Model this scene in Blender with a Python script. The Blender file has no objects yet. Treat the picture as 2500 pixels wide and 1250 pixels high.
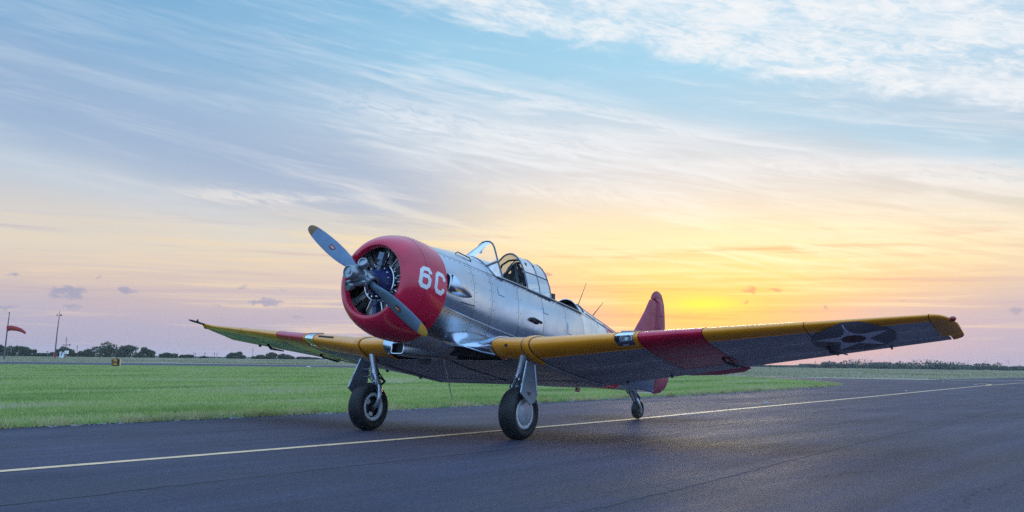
import bpy, bmesh, math, random
import numpy as np
from mathutils import Vector, Matrix
from mathutils.geometry import tessellate_polygon
random.seed(7); RNG = np.random.default_rng(7)
SC = bpy.context.scene; COL = SC.collection
R_ = math.radians

# ------------------------------------------------------------------ camera
CAM = np.array([11.6928, 9.2192, 1.00801])
YAW, PITCH, ROLL, FPX = 3.74430, 0.0982060, -0.0125283, 2614.79
cd = bpy.data.cameras.new('camera'); cam = bpy.data.objects.new('camera', cd); COL.objects.link(cam)
cd.sensor_width = 36.0; cd.lens = FPX * 36.0 / 2500.0; cd.clip_start = 0.1; cd.clip_end = 60000.0
Mr = (Matrix.Rotation(YAW, 3, 'Z') @ Matrix.Rotation(-PITCH, 3, 'Y') @ Matrix.Rotation(ROLL, 3, 'X'))
fw, lf, up = Mr.col[0], Mr.col[1], Mr.col[2]
cam.matrix_world = Matrix(((-lf.x, up.x, -fw.x, CAM[0]), (-lf.y, up.y, -fw.y, CAM[1]), (-lf.z, up.z, -fw.z, CAM[2]), (0, 0, 0, 1)))
SC.camera = cam

# ------------------------------------------------------------------ sky
W = bpy.data.worlds.new('World'); SC.world = W; W.use_nodes = True
NT = W.node_tree; NT.nodes.clear()
SUN_AZ, SUN_EL = 10.4, 3.1            # degrees right of the view axis, above the horizon


def srgb(*c):
    return tuple((x / 255 / 12.92) if x / 255 <= .04045 else ((x / 255 + .055) / 1.055) ** 2.4 for x in c)


class S:                               # tiny expression layer over math nodes
    def __init__(s, sock): s.k = sock

    @staticmethod
    def op(o, *a, clamp=False):
        n = NT.nodes.new('ShaderNodeMath'); n.operation = o; n.use_clamp = clamp
        for i, x in enumerate(a):
            if isinstance(x, S): NT.links.new(x.k, n.inputs[i])
            else: n.inputs[i].default_value = x
        return S(n.outputs[0])
    def __add__(s, o): return S.op('ADD', s, o)
    __radd__ = __add__
    def __sub__(s, o): return S.op('SUBTRACT', s, o)
    def __rsub__(s, o): return S.op('SUBTRACT', o, s)
    def __mul__(s, o): return S.op('MULTIPLY', s, o)
    __rmul__ = __mul__
    def __truediv__(s, o): return S.op('DIVIDE', s, o)
    def exp(s): return S.op('EXPONENT', s)
    def clamp(s): return S.op('ADD', s, 0.0, clamp=True)


def step(x, a, b):
    n = NT.nodes.new('ShaderNodeMapRange'); n.interpolation_type = 'SMOOTHSTEP'
    NT.links.new(x.k, n.inputs[0]); n.inputs[1].default_value = a; n.inputs[2].default_value = b
    return S(n.outputs[0])


def gauss(x, c, w):
    d = (x - c) / w
    return ((d * d) * -1.0).exp()


def vec(x, y, z=0.0):
    n = NT.nodes.new('ShaderNodeCombineXYZ')
    for i, v in enumerate((x, y, z)):
        if isinstance(v, S): NT.links.new(v.k, n.inputs[i])
        else: n.inputs[i].default_value = v
    return n.outputs[0]


def noise(v, scale=1.0, detail=6.0, rough=.55, dist=0.0):
    n = NT.nodes.new('ShaderNodeTexNoise'); NT.links.new(v, n.inputs['Vector'])
    n.inputs['Scale'].default_value = scale; n.inputs['Detail'].default_value = detail
    n.inputs['Roughness'].default_value = rough; n.inputs['Distortion'].default_value = dist
    return S(n.outputs[0])


def ramp(x, stops, lo, hi):
    n = NT.nodes.new('ShaderNodeValToRGB'); NT.links.new(((x - lo) / (hi - lo)).k, n.inputs[0])
    cr = n.color_ramp
    while len(cr.elements) < len(stops): cr.elements.new(0.5)
    for e, (p, c) in zip(cr.elements, stops):
        e.position = (p - lo) / (hi - lo); e.color = (*srgb(*c), 1)
    return n.outputs[0]


def cmix(f, a, b, mode='MIX'):
    n = NT.nodes.new('ShaderNodeMix'); n.data_type = 'RGBA'; n.blend_type = mode; n.clamp_factor = True; n.clamp_result = False
    if isinstance(f, S): NT.links.new(f.k, n.inputs[0])
    else: n.inputs[0].default_value = f
    for i, c in ((6, a), (7, b)):
        if isinstance(c, tuple): n.inputs[i].default_value = (*c, 1)
        else: NT.links.new(c, n.inputs[i])
    return n.outputs[2]


tc = NT.nodes.new('ShaderNodeTexCoord'); sp = NT.nodes.new('ShaderNodeSeparateXYZ')
NT.links.new(tc.outputs['Generated'], sp.inputs[0])
dx, dy, dz = (S(sp.outputs[i]) for i in range(3))
f_ = dx * math.cos(YAW) + dy * math.sin(YAW); r_ = dx * math.sin(YAW) - dy * math.cos(YAW)
AZ = S.op('ARCTAN2', r_, f_) * 57.29578
EL = S.op('ARCSINE', dz) * 57.29578
ELc = S.op('MAXIMUM', EL, 0.0)

away = ramp(ELc, [(0, (166, 165, 190)), (1.6, (170, 168, 192)), (3, (188, 177, 187)), (4.2, (207, 191, 184)), (5.6, (216, 206, 190)),
                   (7.2, (204, 200, 198)), (9.2, (178, 191, 207)), (12, (148, 178, 208)), (15, (126, 166, 203)), (19, (110, 158, 200)),
                  (30, (104, 150, 200)), (60, (92, 134, 186)), (90, (84, 124, 178))], 0, 90)
nearc = ramp(ELc, [(0, (212, 164, 158)), (1.5, (240, 172, 116)), (2.6, (251, 184, 94)), (3.6, (251, 194, 102)), (5.0, (247, 206, 136)),
                   (6.6, (240, 221, 176)), (8.2, (224, 213, 194)), (10, (206, 206, 208)), (12.5, (184, 204, 220)), (15.5, (154, 204, 230)),
                   (19, (142, 198, 228)), (30, (110, 160, 206)), (60, (92, 134, 186)), (90, (84, 124, 178))], 0, 90)
sig = step(EL, 2.5, 7.5) * 15.0 + 7.5
dsun = (AZ - SUN_AZ) / sig
nearness = ((dsun * dsun) * -1.0).exp()
warp = noise(vec(AZ * .05, EL * .22), 1.0, 4)
nearness = (nearness + (warp - .5) * .5 * step(EL, .5, 3.0) * (1.0 - step(EL, 25.0, 45.0))).clamp()
sky = cmix(nearness, away, nearc)
# away from the sunset the evening sky is a clear, bright blue
anti = ramp(ELc, [(0, (134, 146, 186)), (3, (146, 164, 206)), (8, (144, 182, 226)), (16, (142, 190, 238)), (30, (146, 192, 240)), (60, (150, 194, 240)), (90, (150, 194, 240))], 0, 90)
sc_ = NT.nodes.new('ShaderNodeVectorMath'); sc_.operation = 'SCALE'; sc_.inputs['Scale'].default_value = 1.78; NT.links.new(anti, sc_.inputs[0]); anti = sc_.outputs[0]
offsun = S.op('ABSOLUTE', AZ - SUN_AZ)
wide = S.op('MINIMUM', offsun, 360.0 - offsun)
sky = cmix(S.op('MAXIMUM', step(wide, 38.0, 75.0), step(EL, 20.0, 45.0)), sky, anti)
vis = (1.0 - step(EL, 28.0, 50.0))                 # cloud texture melts into haze of the zenith

# broad grey-blue bank on the left, descending to the right
lin = EL + AZ * .24
g1 = gauss(lin + (noise(vec(AZ * .07, EL * .3), 1.0, 5) - .5) * 3.0, 6.9, 2.6) * (1.0 - step(AZ, -9.0, 3.0)) * .75
sky = cmix(g1, sky, srgb(146, 170, 202))
g2 = gauss(lin + (warp - .5) * 2.0, 3.4, 1.0) * (1.0 - step(AZ, -16.0, -6.0)) * .35
sky = cmix(g2, sky, srgb(196, 208, 220))

# long thin streaks
v1 = EL + AZ * .16
n1 = noise(vec(AZ * .055, v1 * .62, 1.3), 1.0, 9, .6, .6)
n1b = noise(vec(AZ * .16, v1 * 1.5, 7.7), 1.0, 8, .62, .9)
cirr = step(n1 * .62 + n1b * .38, .45, .66) * step(EL, 5.0, 8.0) * vis
ccol = ramp(ELc, [(0, (255, 200, 140)), (3, (255, 214, 150)), (5.5, (250, 230, 190)), (8, (238, 230, 220)), (11, (226, 230, 236)), (18, (230, 236, 242)), (90, (190, 205, 225))], 0, 90)
sky = cmix(cirr * (.62 + .25 * nearness) * (.30 + .70 * step(AZ, -16.0, -2.0)), sky, ccol)
# thin bright veil across the middle of the sky
veil = gauss(AZ, 3.0, 9.0) * gauss(EL + AZ * .10 + (n1 - .5) * 5.0, 11.6, 1.9)
sky = cmix(veil * (.25 + .8 * step(n1b, .38, .62)) * .75, sky, srgb(222, 229, 235))
# clear blue trough between the cloud banks
tr = gauss(EL + AZ * .2 + (n1b - .5) * 2.0, 15.6, 1.1) * step(AZ, -12.0, -3.0) * vis
sky = cmix(tr * .55, sky, srgb(152, 199, 225))
# big bright cirrus bank upper right
edge = EL + AZ * .2 - 17.5
rag = noise(vec(AZ * .35, EL * .9, 3.1), 1.0, 9, .62, .8)
fine_ = noise(vec(AZ * .8, (EL + AZ * .2) * 2.6, 9.1), 1.0, 10, .7, .9)
bank = step(edge + (rag - .5) * 2.4, -.5, 1.0) * step(AZ, -16.0, -2.0) * (1.0 - step(AZ, 40.0, 70.0)) * (1.0 - step(edge, 4.0, 12.0) * .7)
bank = bank * (.30 + .85 * step(rag * .5 + fine_ * .5, .38, .64)).clamp()
sky = cmix(bank * .92, sky, srgb(228, 233, 238))
hi = step(fine_ * .6 + rag * .4, .55, .72) * bank
sky = cmix(hi * .55, sky, srgb(246, 246, 244))
# secondary mid bands
for (c0, sl, w0, a0, a1, st_) in ((11.9, .17, .9, -9, 8, .55), (9.2, .06, .55, -2, 10, .55), (14.2, .21, .25, -4, 12, .5), (11.8, .10, .45, 11, 40, .6), (5.9, -.03, .3, 5, 40, .45), (8.1, .02, .25, -17, -8, .55)):
    b = gauss(EL + AZ * sl + (n1b - .5) * 1.6, c0 + sl * (a0 + a1) * 0.0, w0) * step(AZ, a0 - 3.0, a0 + 3.0) * (1.0 - step(AZ, a1 - 4.0, a1 + 2.0))
    sky = cmix(b * st_ * step(fine_, .3, .6), sky, ccol)

# layered streaks of the sunset, warm and mauve
n2 = noise(vec(AZ * .07, EL * 2.1, 5.5), 1.0, 8, .6, .5)
low = (1.0 - step(EL, 5.0, 8.5)) * step(EL, .3, 1.6)
sky = cmix(step(n2, .50, .68) * low * .75, sky, cmix(nearness, srgb(226, 204, 180), srgb(254, 228, 160)))
sky = cmix(step(1.0 - n2, .52, .70) * low * .68, sky, cmix(nearness, srgb(180, 168, 188), srgb(228, 146, 92)))
# pale cream fan of lit high cloud above the sunset
fan = gauss(AZ, 15.0, 13.0) * gauss(EL + (n2 - .5) * 1.5 + (n1b - .5) * 2.5, 6.4, 1.5)
sky = cmix(fan * (.25 + .9 * step(n1b, .42, .62)) * .65, sky, srgb(252, 236, 196))
# golden heart of the sunset
core = gauss(AZ, SUN_AZ - .3, 3.6) * gauss(EL + (n2 - .5) * 1.6, 2.9, 1.0)
sky = cmix((core * (.25 + .9 * step(n2, .38, .6))).clamp() * .85, sky, srgb(253, 208, 104))
core2 = gauss(AZ, SUN_AZ - .2, 1.7) * gauss(EL + (n2 - .5) * 1.4, 3.15, .40)
sky = cmix(core2.clamp(), sky, (1.0, .78, .07))

# small dark fair-weather puffs low over the horizon
cw = noise(vec(AZ * 1.3, EL * 2.2, 2.2), 1.0, 7, .62) - .5
cw2 = noise(vec(AZ * 1.1, EL * 1.7, 8.2), 1.0, 7, .62) - .5
puffs = None
for (u, v, w_, h_, k_) in ((172, 714, 48, 15, 1), (305, 711, 30, 9, .9), (648, 737, 50, 11, 1), (28, 672, 24, 5, .7), (730, 778, 30, 12, .6), (538, 748, 24, 7, .6),
                       (596, 702, 16, 8, .6), (240, 680, 9, 9, .6), (1832, 706, 15, 7, .9), (1890, 709, 22, 4, .8), (1823, 738, 8, 6, .8), (2484, 760, 20, 9, .8),
                       (1335, 668, 22, 5, .9), (180, 752, 34, 7, .7), (10, 752, 36, 7, .7), (240, 782, 14, 4, .5), (540, 778, 20, 5, .5), (85, 714, 18, 5, .5), (2020, 752, 9, 7, .8),
                       (2210, 733, 18, 4, .6), (690, 708, 14, 3, .5), (450, 730, 20, 3, .4)):
    a = math.degrees(math.atan((u - 1250) / FPX)); e = (867 + u * .01252 - v) / FPX * 57.3 * math.cos(R_(a))
    w_ *= .0219; h_ *= .0219
    g = gauss(AZ + cw2 * (.7 + w_ * 1.3), a, w_) * gauss(EL + cw * (.5 + h_ * 2.6), e, h_) * k_
    puffs = g if puffs is None else S.op('MAXIMUM', puffs, g)
cw3 = noise(vec(AZ * 3.4, EL * 5.2, 4.4), 1.0, 6, .7) - .5
sky = cmix(step(puffs + cw * .5 + cw3 * .55, .26, .80) * .72, sky, cmix(nearness, srgb(142, 150, 182), srgb(190, 134, 108)))

nish = NT.nodes.new('ShaderNodeTexSky'); nish.sky_type = 'NISHITA'; nish.sun_disc = False
nish.sun_elevation = R_(SUN_EL)
saz = YAW - R_(SUN_AZ)                                # math angle of the sun from +X
nish.sun_rotation = math.pi / 2 - saz
nish.air_density = 1.0; nish.dust_density = 1.5
bg1 = NT.nodes.new('ShaderNodeBackground'); NT.links.new(nish.outputs[0], bg1.inputs[0]); bg1.inputs[1].default_value = 0.005
bg2 = NT.nodes.new('ShaderNodeBackground'); NT.links.new(sky, bg2.inputs[0]); bg2.inputs[1].default_value = 0.75
ad = NT.nodes.new('ShaderNodeAddShader'); NT.links.new(bg1.outputs[0], ad.inputs[0]); NT.links.new(bg2.outputs[0], ad.inputs[1])
wo = NT.nodes.new('ShaderNodeOutputWorld'); NT.links.new(ad.outputs[0], wo.inputs[0])
W.cycles.sampling_method = 'MANUAL'; W.cycles.sample_map_resolution = 1024

sl_ = bpy.data.lights.new('sun', 'SUN'); sun = bpy.data.objects.new('sun', sl_); COL.objects.link(sun)
sl_.energy = 0.5; sl_.angle = R_(10); sl_.color = (1.0, .78, .5)
sdir = Vector((math.cos(saz) * math.cos(R_(SUN_EL)), math.sin(saz) * math.cos(R_(SUN_EL)), math.sin(R_(SUN_EL))))
sun.rotation_euler = sdir.to_track_quat('Z', 'Y').to_euler()

SC.view_settings.view_transform = 'Standard'; SC.view_settings.look = 'None'
SC.view_settings.exposure = 0.52; SC.view_settings.gamma = 1.0; SC.view_settings.use_curve_mapping = False
SC.render.engine = 'CYCLES'
SC.cycles.max_bounces = 8; SC.cycles.diffuse_bounces = 3; SC.cycles.glossy_bounces = 4; SC.cycles.transparent_max_bounces = 12
SC.cycles.use_denoising = False; SC.cycles.use_adaptive_sampling = False


# ------------------------------------------------------------------ materials
def mat(name, col, rough=.5, metal=0.0, var=.0, vscale=3.0, col2=None, bump=0.0, bscale=40.0, coat=0.0, rvar=0.0, stretch=None, spec=.5, bdet=6):
    m = bpy.data.materials.new(name); m.use_nodes = True
    nt = m.node_tree; b = nt.nodes['Principled BSDF']
    b.inputs['Base Color'].default_value = (*col, 1); b.inputs['Roughness'].default_value = rough
    b.inputs['Metallic'].default_value = metal; b.inputs['Specular IOR Level'].default_value = spec
    if coat: b.inputs['Coat Weight'].default_value = coat; b.inputs['Coat Roughness'].default_value = .06
    t = nt.nodes.new('ShaderNodeTexCoord'); src = t.outputs['Object']
    if stretch:
        mp = nt.nodes.new('ShaderNodeMapping'); mp.inputs['Scale'].default_value = stretch
        nt.links.new(src, mp.inputs[0]); src = mp.outputs[0]
    if var or rvar:
        n = nt.nodes.new('ShaderNodeTexNoise'); n.inputs['Scale'].default_value = vscale; n.inputs['Detail'].default_value = 8
        n.inputs['Roughness'].default_value = .62; nt.links.new(src, n.inputs['Vector'])
        if var:
            mx = nt.nodes.new('ShaderNodeMix'); mx.data_type = 'RGBA'
            c2 = col2 or tuple(c * (1 - var) for c in col)
            mx.inputs[6].default_value = (*col, 1); mx.inputs[7].default_value = (*c2, 1)
            mr = nt.nodes.new('ShaderNodeMapRange'); mr.inputs[1].default_value = .35; mr.inputs[2].default_value = .68
            nt.links.new(n.outputs[0], mr.inputs[0]); nt.links.new(mr.outputs[0], mx.inputs[0]); nt.links.new(mx.outputs[2], b.inputs['Base Color'])
        if rvar:
            mr = nt.nodes.new('ShaderNodeMapRange'); mr.inputs[1].default_value = .3; mr.inputs[2].default_value = .7
            mr.inputs[3].default_value = max(.02, rough - rvar); mr.inputs[4].default_value = rough + rvar
            nt.links.new(n.outputs[0], mr.inputs[0]); nt.links.new(mr.outputs[0], b.inputs['Roughness'])
    if bump:
        n = nt.nodes.new('ShaderNodeTexNoise'); n.inputs['Scale'].default_value = bscale; n.inputs['Detail'].default_value = bdet
        nt.links.new(t.outputs['Object'], n.inputs['Vector'])
        bp = nt.nodes.new('ShaderNodeBump'); bp.inputs['Strength'].default_value = bump; bp.inputs['Distance'].default_value = .02
        nt.links.new(n.outputs[0], bp.inputs['Height']); nt.links.new(bp.outputs[0], b.inputs['Normal'])
    return m


M = {}
for i_, (c_, r_) in enumerate((((.58, .67, .78), .20), ((.53, .62, .73), .25), ((.62, .70, .80), .16))):
    M['alu' if not i_ else 'alu_' + 'xbc'[i_]] = mat('bare_aluminium', c_, r_, 1.0, var=.22, vscale=1.8 + .3 * i_, rvar=.09, bump=.16, bscale=2.8, bdet=1)
M['alu2'] = mat('dull_aluminium', (.50, .52, .55), .36, 1.0, var=.25, vscale=2.8, rvar=.10, bump=.10, bscale=3, bdet=1)
M['silver'] = mat('silver_paint', (.42, .43, .45), .36, .65, var=.2, vscale=2.5, rvar=.08, bump=.04, bscale=5)
M['under'] = mat('underside_silver_paint', (.55, .53, .57), .42, .38, var=.25, vscale=2.5, rvar=.1, stretch=(1, .35, 1), bump=.05, bscale=6)
M['red'] = mat('red_paint', (.70, .012, .058), .22, 0, var=.32, vscale=3.0, rvar=.08, coat=.35, stretch=(.25, 1, 1), bump=.06, bscale=2.5, bdet=1)
M['yellow'] = mat('chrome_yellow_paint', (.94, .33, .010), .26, 0, var=.16, vscale=2.0, rvar=.06, coat=.35, bump=.06, bscale=2.5, bdet=1)
M['tailred'] = mat('backlit_red_paint', (.38, .04, .085), .40, 0, var=.3, vscale=3, rvar=.06)  # fin and rudder red darkened towards mauve, backlit shade put into the colour
M['dark'] = mat('dark_interior', (.016, .016, .018), .6)
M['black'] = mat('black_paint', (.018, .018, .02), .4)
M['frame'] = mat('frame_blue_grey', (.12, .14, .19), .35, .5)
M['baffle'] = mat('oily_grey_baffle', (.09, .085, .08), .55, .3, var=.5, vscale=9)
M['navy'] = mat('navy_engine_paint', (.03, .04, .15), .35, 0, var=.3, vscale=12)
M['fin_metal'] = mat('engine_cylinder_metal', (.48, .47, .45), .5, .6, var=.5, vscale=18)
M['chrome'] = mat('bright_steel', (.62, .63, .66), .22, 1.0)
M['steel'] = mat('strut_steel', (.52, .57, .64), .32, .8, var=.4, vscale=14, rvar=.1)
M['prop'] = mat('propeller_grey_blue', (.13, .19, .28), .34, .55, var=.2, vscale=7, rvar=.06)
M['hub'] = mat('propeller_hub_grey', (.32, .36, .40), .32, .75, var=.25, vscale=12, rvar=.08)
M['white'] = mat('white_paint', (.80, .80, .80), .4, var=.1, vscale=9)
M['starwhite'] = mat('aged_white_paint', (.80, .80, .88), .45, var=.12, vscale=6)
M['insig'] = mat('insignia_blue', (.21, .185, .20), .5); M['maroon'] = mat('insignia_maroon', (.12, .035, .04), .5)
M['rubber'] = mat('tyre_rubber', (.014, .014, .016), .55, var=.4, vscale=22, bump=.25, bscale=60)
M['rim'] = mat('wheel_rim_paint', (.72, .74, .77), .4, .3, var=.35, vscale=20)
M['cap'] = mat('wheel_cap_grey', (.42, .46, .52), .38, .6, var=.2, vscale=10)
M['redglass'] = mat('red_lens', (.25, .01, .01), .1, coat=.5)
M['plate'] = mat('perforated_plate', (.11, .11, .12), .5, .5, var=.6, vscale=40)
M['door'] = mat('gear_door_grey', (.26, .29, .34), .38, .5, var=.2, vscale=6)


def glass_mat(name, tint, refl=.10, ior=1.45):
    m = bpy.data.materials.new(name); m.use_nodes = True; nt = m.node_tree; nt.nodes.clear()
    o = nt.nodes.new('ShaderNodeOutputMaterial'); t = nt.nodes.new('ShaderNodeBsdfTransparent'); g = nt.nodes.new('ShaderNodeBsdfGlossy')
    t.inputs[0].default_value = (*tint, 1); g.inputs['Roughness'].default_value = .04
    f = nt.nodes.new('ShaderNodeFresnel'); f.inputs[0].default_value = ior
    a = nt.nodes.new('ShaderNodeMath'); a.operation = 'ADD'; a.use_clamp = True; a.inputs[1].default_value = refl
    nt.links.new(f.outputs[0], a.inputs[0])
    x = nt.nodes.new('ShaderNodeMixShader'); nt.links.new(a.outputs[0], x.inputs[0]); nt.links.new(t.outputs[0], x.inputs[1]); nt.links.new(g.outputs[0], x.inputs[2])
    nt.links.new(x.outputs[0], o.inputs[0]); return m


M['glass'] = glass_mat('clear_perspex', (.96, .97, .975), .0, 1.13)
M['glass2'] = glass_mat('hazy_perspex', (.88, .92, .94), .04, 1.28)


M['glass3'] = glass_mat('lamp_cover_perspex', (.92, .94, .96), .0, 1.42)


# ------------------------------------------------------------------ mesh helpers
class MB:
    def __init__(s): s.v = []; s.f = []; s.mi = []; s.m = 0
    def add(s, vs, fs):
        o = len(s.v); s.v += [tuple(map(float, p)) for p in vs]
        for f in fs: s.f.append(tuple(i + o for i in f)); s.mi.append(s.m)
    def box(s, c, h, rot=None):
        p = []
        for i in (-1, 1):
            for j in (-1, 1):
                for k in (-1, 1):
                    q = Vector((h[0] * i, h[1] * j, h[2] * k))
                    if rot is not None: q = rot @ q
                    p.append((c[0] + q.x, c[1] + q.y, c[2] + q.z))
        s.add(p, [(0, 1, 3, 2), (4, 6, 7, 5), (0, 4, 5, 1), (2, 3, 7, 6), (0, 2, 6, 4), (1, 5, 7, 3)])
    def tube(s, path, r, n=8, cap=True):
        P = [Vector(p) for p in path]
        rr = r if isinstance(r, (list, tuple)) else [r] * len(P)
        rows = []; ref = None
        for i, p in enumerate(P):
            t = (P[min(i + 1, len(P) - 1)] - P[max(i - 1, 0)]).normalized()
            if ref is None: ref = Vector((0, 0, 1)) if abs(t.z) < .9 else Vector((1, 0, 0))
            a = t.cross(ref).normalized(); b = a.cross(t).normalized(); ref = b
            rows.append([p + (a * math.cos(2 * math.pi * k / n) + b * math.sin(2 * math.pi * k / n)) * rr[i] for k in range(n)])
        vs = [q for row in rows for q in row]; fs = []
        for i in range(len(P) - 1):
            for k in range(n):
                fs.append((i * n + k, i * n + (k + 1) % n, (i + 1) * n + (k + 1) % n, (i + 1) * n + k))
        if cap: fs.append(tuple(range(n - 1, -1, -1))); fs.append(tuple((len(P) - 1) * n + k for k in range(n)))
        s.add(vs, fs)
    def lathe(s, prof, c, axis, n=32, a0=0.0, a1=2 * math.pi):
        ax = Vector(axis).normalized(); ref = Vector((0, 0, 1)) if abs(ax.z) < .9 else Vector((1, 0, 0))
        a = ax.cross(ref).normalized(); b = ax.cross(a).normalized(); c = Vector(c)
        full = abs(a1 - a0 - 2 * math.pi) < 1e-6; m = n if full else n + 1
        vs = []
        for (d, r) in prof:
            for k in range(m):
                t = a0 + (a1 - a0) * k / n; vs.append(c + ax * d + (a * math.cos(t) + b * math.sin(t)) * r)
        fs = []
        for i in range(len(prof) - 1):
            for k in range(n):
                k2 = (k + 1) % m; fs.append((i * m + k, i * m + k2, (i + 1) * m + k2, (i + 1) * m + k))
        s.add(vs, fs)
    def grid(s, rows, skirt=0.0, flip=False):
        """rows[i][j] of points, as a sheet; skirt folds the edges inwards by that much"""
        G = np.array(rows, float); n, m = G.shape[:2]
        idx = lambda i, j: i * m + j
        fs = []
        for i in range(n - 1):
            for j in range(m - 1):
                q = (idx(i, j), idx(i + 1, j), idx(i + 1, j + 1), idx(i, j + 1)); fs.append(q[::-1] if flip else q)
        vs = list(G.reshape(-1, 3))
        if skirt:
            du = np.gradient(G, axis=0); dv = np.gradient(G, axis=1); N = np.cross(du, dv); N /= np.maximum(np.linalg.norm(N, axis=2, keepdims=True), 1e-9)
            if flip: N = -N
            ring = [(i, 0) for i in range(n)] + [(n - 1, j) for j in range(1, m)] + [(i, m - 1) for i in range(n - 2, -1, -1)] + [(0, j) for j in range(m - 2, 0, -1)]
            o = len(vs); vs += [G[i, j] - N[i, j] * skirt for i, j in ring]
            L = len(ring)
            for k in range(L):
                a = idx(*ring[k]); b = idx(*ring[(k + 1) % L]); q = (a, o + k, o + (k + 1) % L, b); fs.append(q if not flip else q[::-1])
        s.add(vs, fs)
    def poly(s, pts, z=None):
        P = [Vector((p[0], p[1], p[2] if z is None else z)) for p in pts]
        fs = []
        for t in tessellate_polygon([P]):
            a, b, c = (P[i] for i in t); fs.append(t if (b - a).cross(c - a).z >= 0 else t[::-1])
        s.add(P, fs)
    def build(s, name, mats, parent=None, smooth=True, loc=None, angle=35):
        me = bpy.data.meshes.new(name); me.from_pydata(s.v, [], s.f)
        if not isinstance(mats, (list, tuple)): mats = [mats]
        for m in mats: me.materials.append(M[m] if isinstance(m, str) else m)
        me.polygons.foreach_set('material_index', s.mi); me.polygons.foreach_set('use_smooth', [smooth] * len(s.f))
        me.validate(); me.update()
        if smooth: me.set_sharp_from_angle(angle=R_(angle))
        o = bpy.data.objects.new(name, me); COL.objects.link(o)
        if parent: o.parent = parent
        if loc: o.location = loc
        return o


def tag(o, label=None, cat=None, group=None, kind=None):
    if label: o['label'] = label
    if cat: o['category'] = cat
    if group: o['group'] = group
    if kind: o['kind'] = kind
    return o


def empty(name, loc=(0, 0, 0), rz=0.0):
    o = bpy.data.objects.new(name, None); COL.objects.link(o); o.location = loc; o.rotation_euler = (0, 0, rz); o.empty_display_size = .3
    return o


def copy_tree(o, parent=None):
    c = o.copy(); COL.objects.link(c); c.parent = parent
    for ch in list(o.children): copy_tree(ch, c)
    return c


def polar(az, d):
    """ground point at an azimuth (deg right of the view axis) and distance from the camera"""
    a = YAW - R_(az); return CAM[0] + d * math.cos(a), CAM[1] + d * math.sin(a)


def U(u): return math.degrees(math.atan((u - 1250) / FPX))


def sm(x, a, b):
    t = np.clip((x - a) / (b - a), 0, 1); return t * t * (3 - 2 * t)


def terrain(x, y):
    d = np.hypot(x - CAM[0], y - CAM[1]); a = YAW - np.arctan2(y - CAM[1], x - CAM[0])
    a = np.degrees((a + np.pi) % (2 * np.pi) - np.pi)
    return .86 * sm(d, 170, 440) * (1 - sm(a, -8, 6)) * (1 - sm(-a, 80, 120)) - .008


# ------------------------------------------------------------------ ground
def ground_mat(name, stops, sc1, sc2, rough, bump=.3, stretch=(1, 1, 1)):
    m = bpy.data.materials.new(name); m.use_nodes = True; nt = m.node_tree; b = nt.nodes['Principled BSDF']
    b.inputs['Roughness'].default_value = rough
    t = nt.nodes.new('ShaderNodeTexCoord'); mp = nt.nodes.new('ShaderNodeMapping'); mp.inputs['Scale'].default_value = stretch
    nt.links.new(t.outputs['Object'], mp.inputs[0])
    n1 = nt.nodes.new('ShaderNodeTexNoise'); n1.inputs['Scale'].default_value = sc1; n1.inputs['Detail'].default_value = 8; n1.inputs['Roughness'].default_value = .6
    n2 = nt.nodes.new('ShaderNodeTexNoise'); n2.inputs['Scale'].default_value = sc2; n2.inputs['Detail'].default_value = 4
    nt.links.new(mp.outputs[0], n1.inputs['Vector']); nt.links.new(t.outputs['Object'], n2.inputs['Vector'])
    mi = nt.nodes.new('ShaderNodeMix'); mi.data_type = 'FLOAT'; mi.inputs[0].default_value = .35
    nt.links.new(n1.outputs[0], mi.inputs[2]); nt.links.new(n2.outputs[0], mi.inputs[3])
    cr = nt.nodes.new('ShaderNodeValToRGB'); nt.links.new(mi.outputs[0], cr.inputs[0])
    while len(cr.color_ramp.elements) < len(stops): cr.color_ramp.elements.new(.5)
    for e, (p, c) in zip(cr.color_ramp.elements, stops): e.position = p; e.color = (*c, 1)
    nt.links.new(cr.outputs[0], b.inputs['Base Color'])
    if bump:
        bp = nt.nodes.new('ShaderNodeBump'); bp.inputs['Strength'].default_value = bump; bp.inputs['Distance'].default_value = .03
        nt.links.new(n2.outputs[0], bp.inputs['Height']); nt.links.new(bp.outputs[0], b.inputs['Normal'])
    return m


M['field'] = ground_mat('dry_field', [(.34, (.12, .16, .07)), (.46, (.20, .20, .11)), (.56, (.30, .26, .18)), (.70, (.21, .23, .11))], .06, 1.6, .95, .4)
M['lawn'] = ground_mat('lawn_soil', [(.36, (.06, .14, .03)), (.52, (.10, .20, .04)), (.62, (.15, .19, .08)), (.74, (.18, .15, .10))], .16, 5.0, .95, .5)
M['asphalt'] = None


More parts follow.
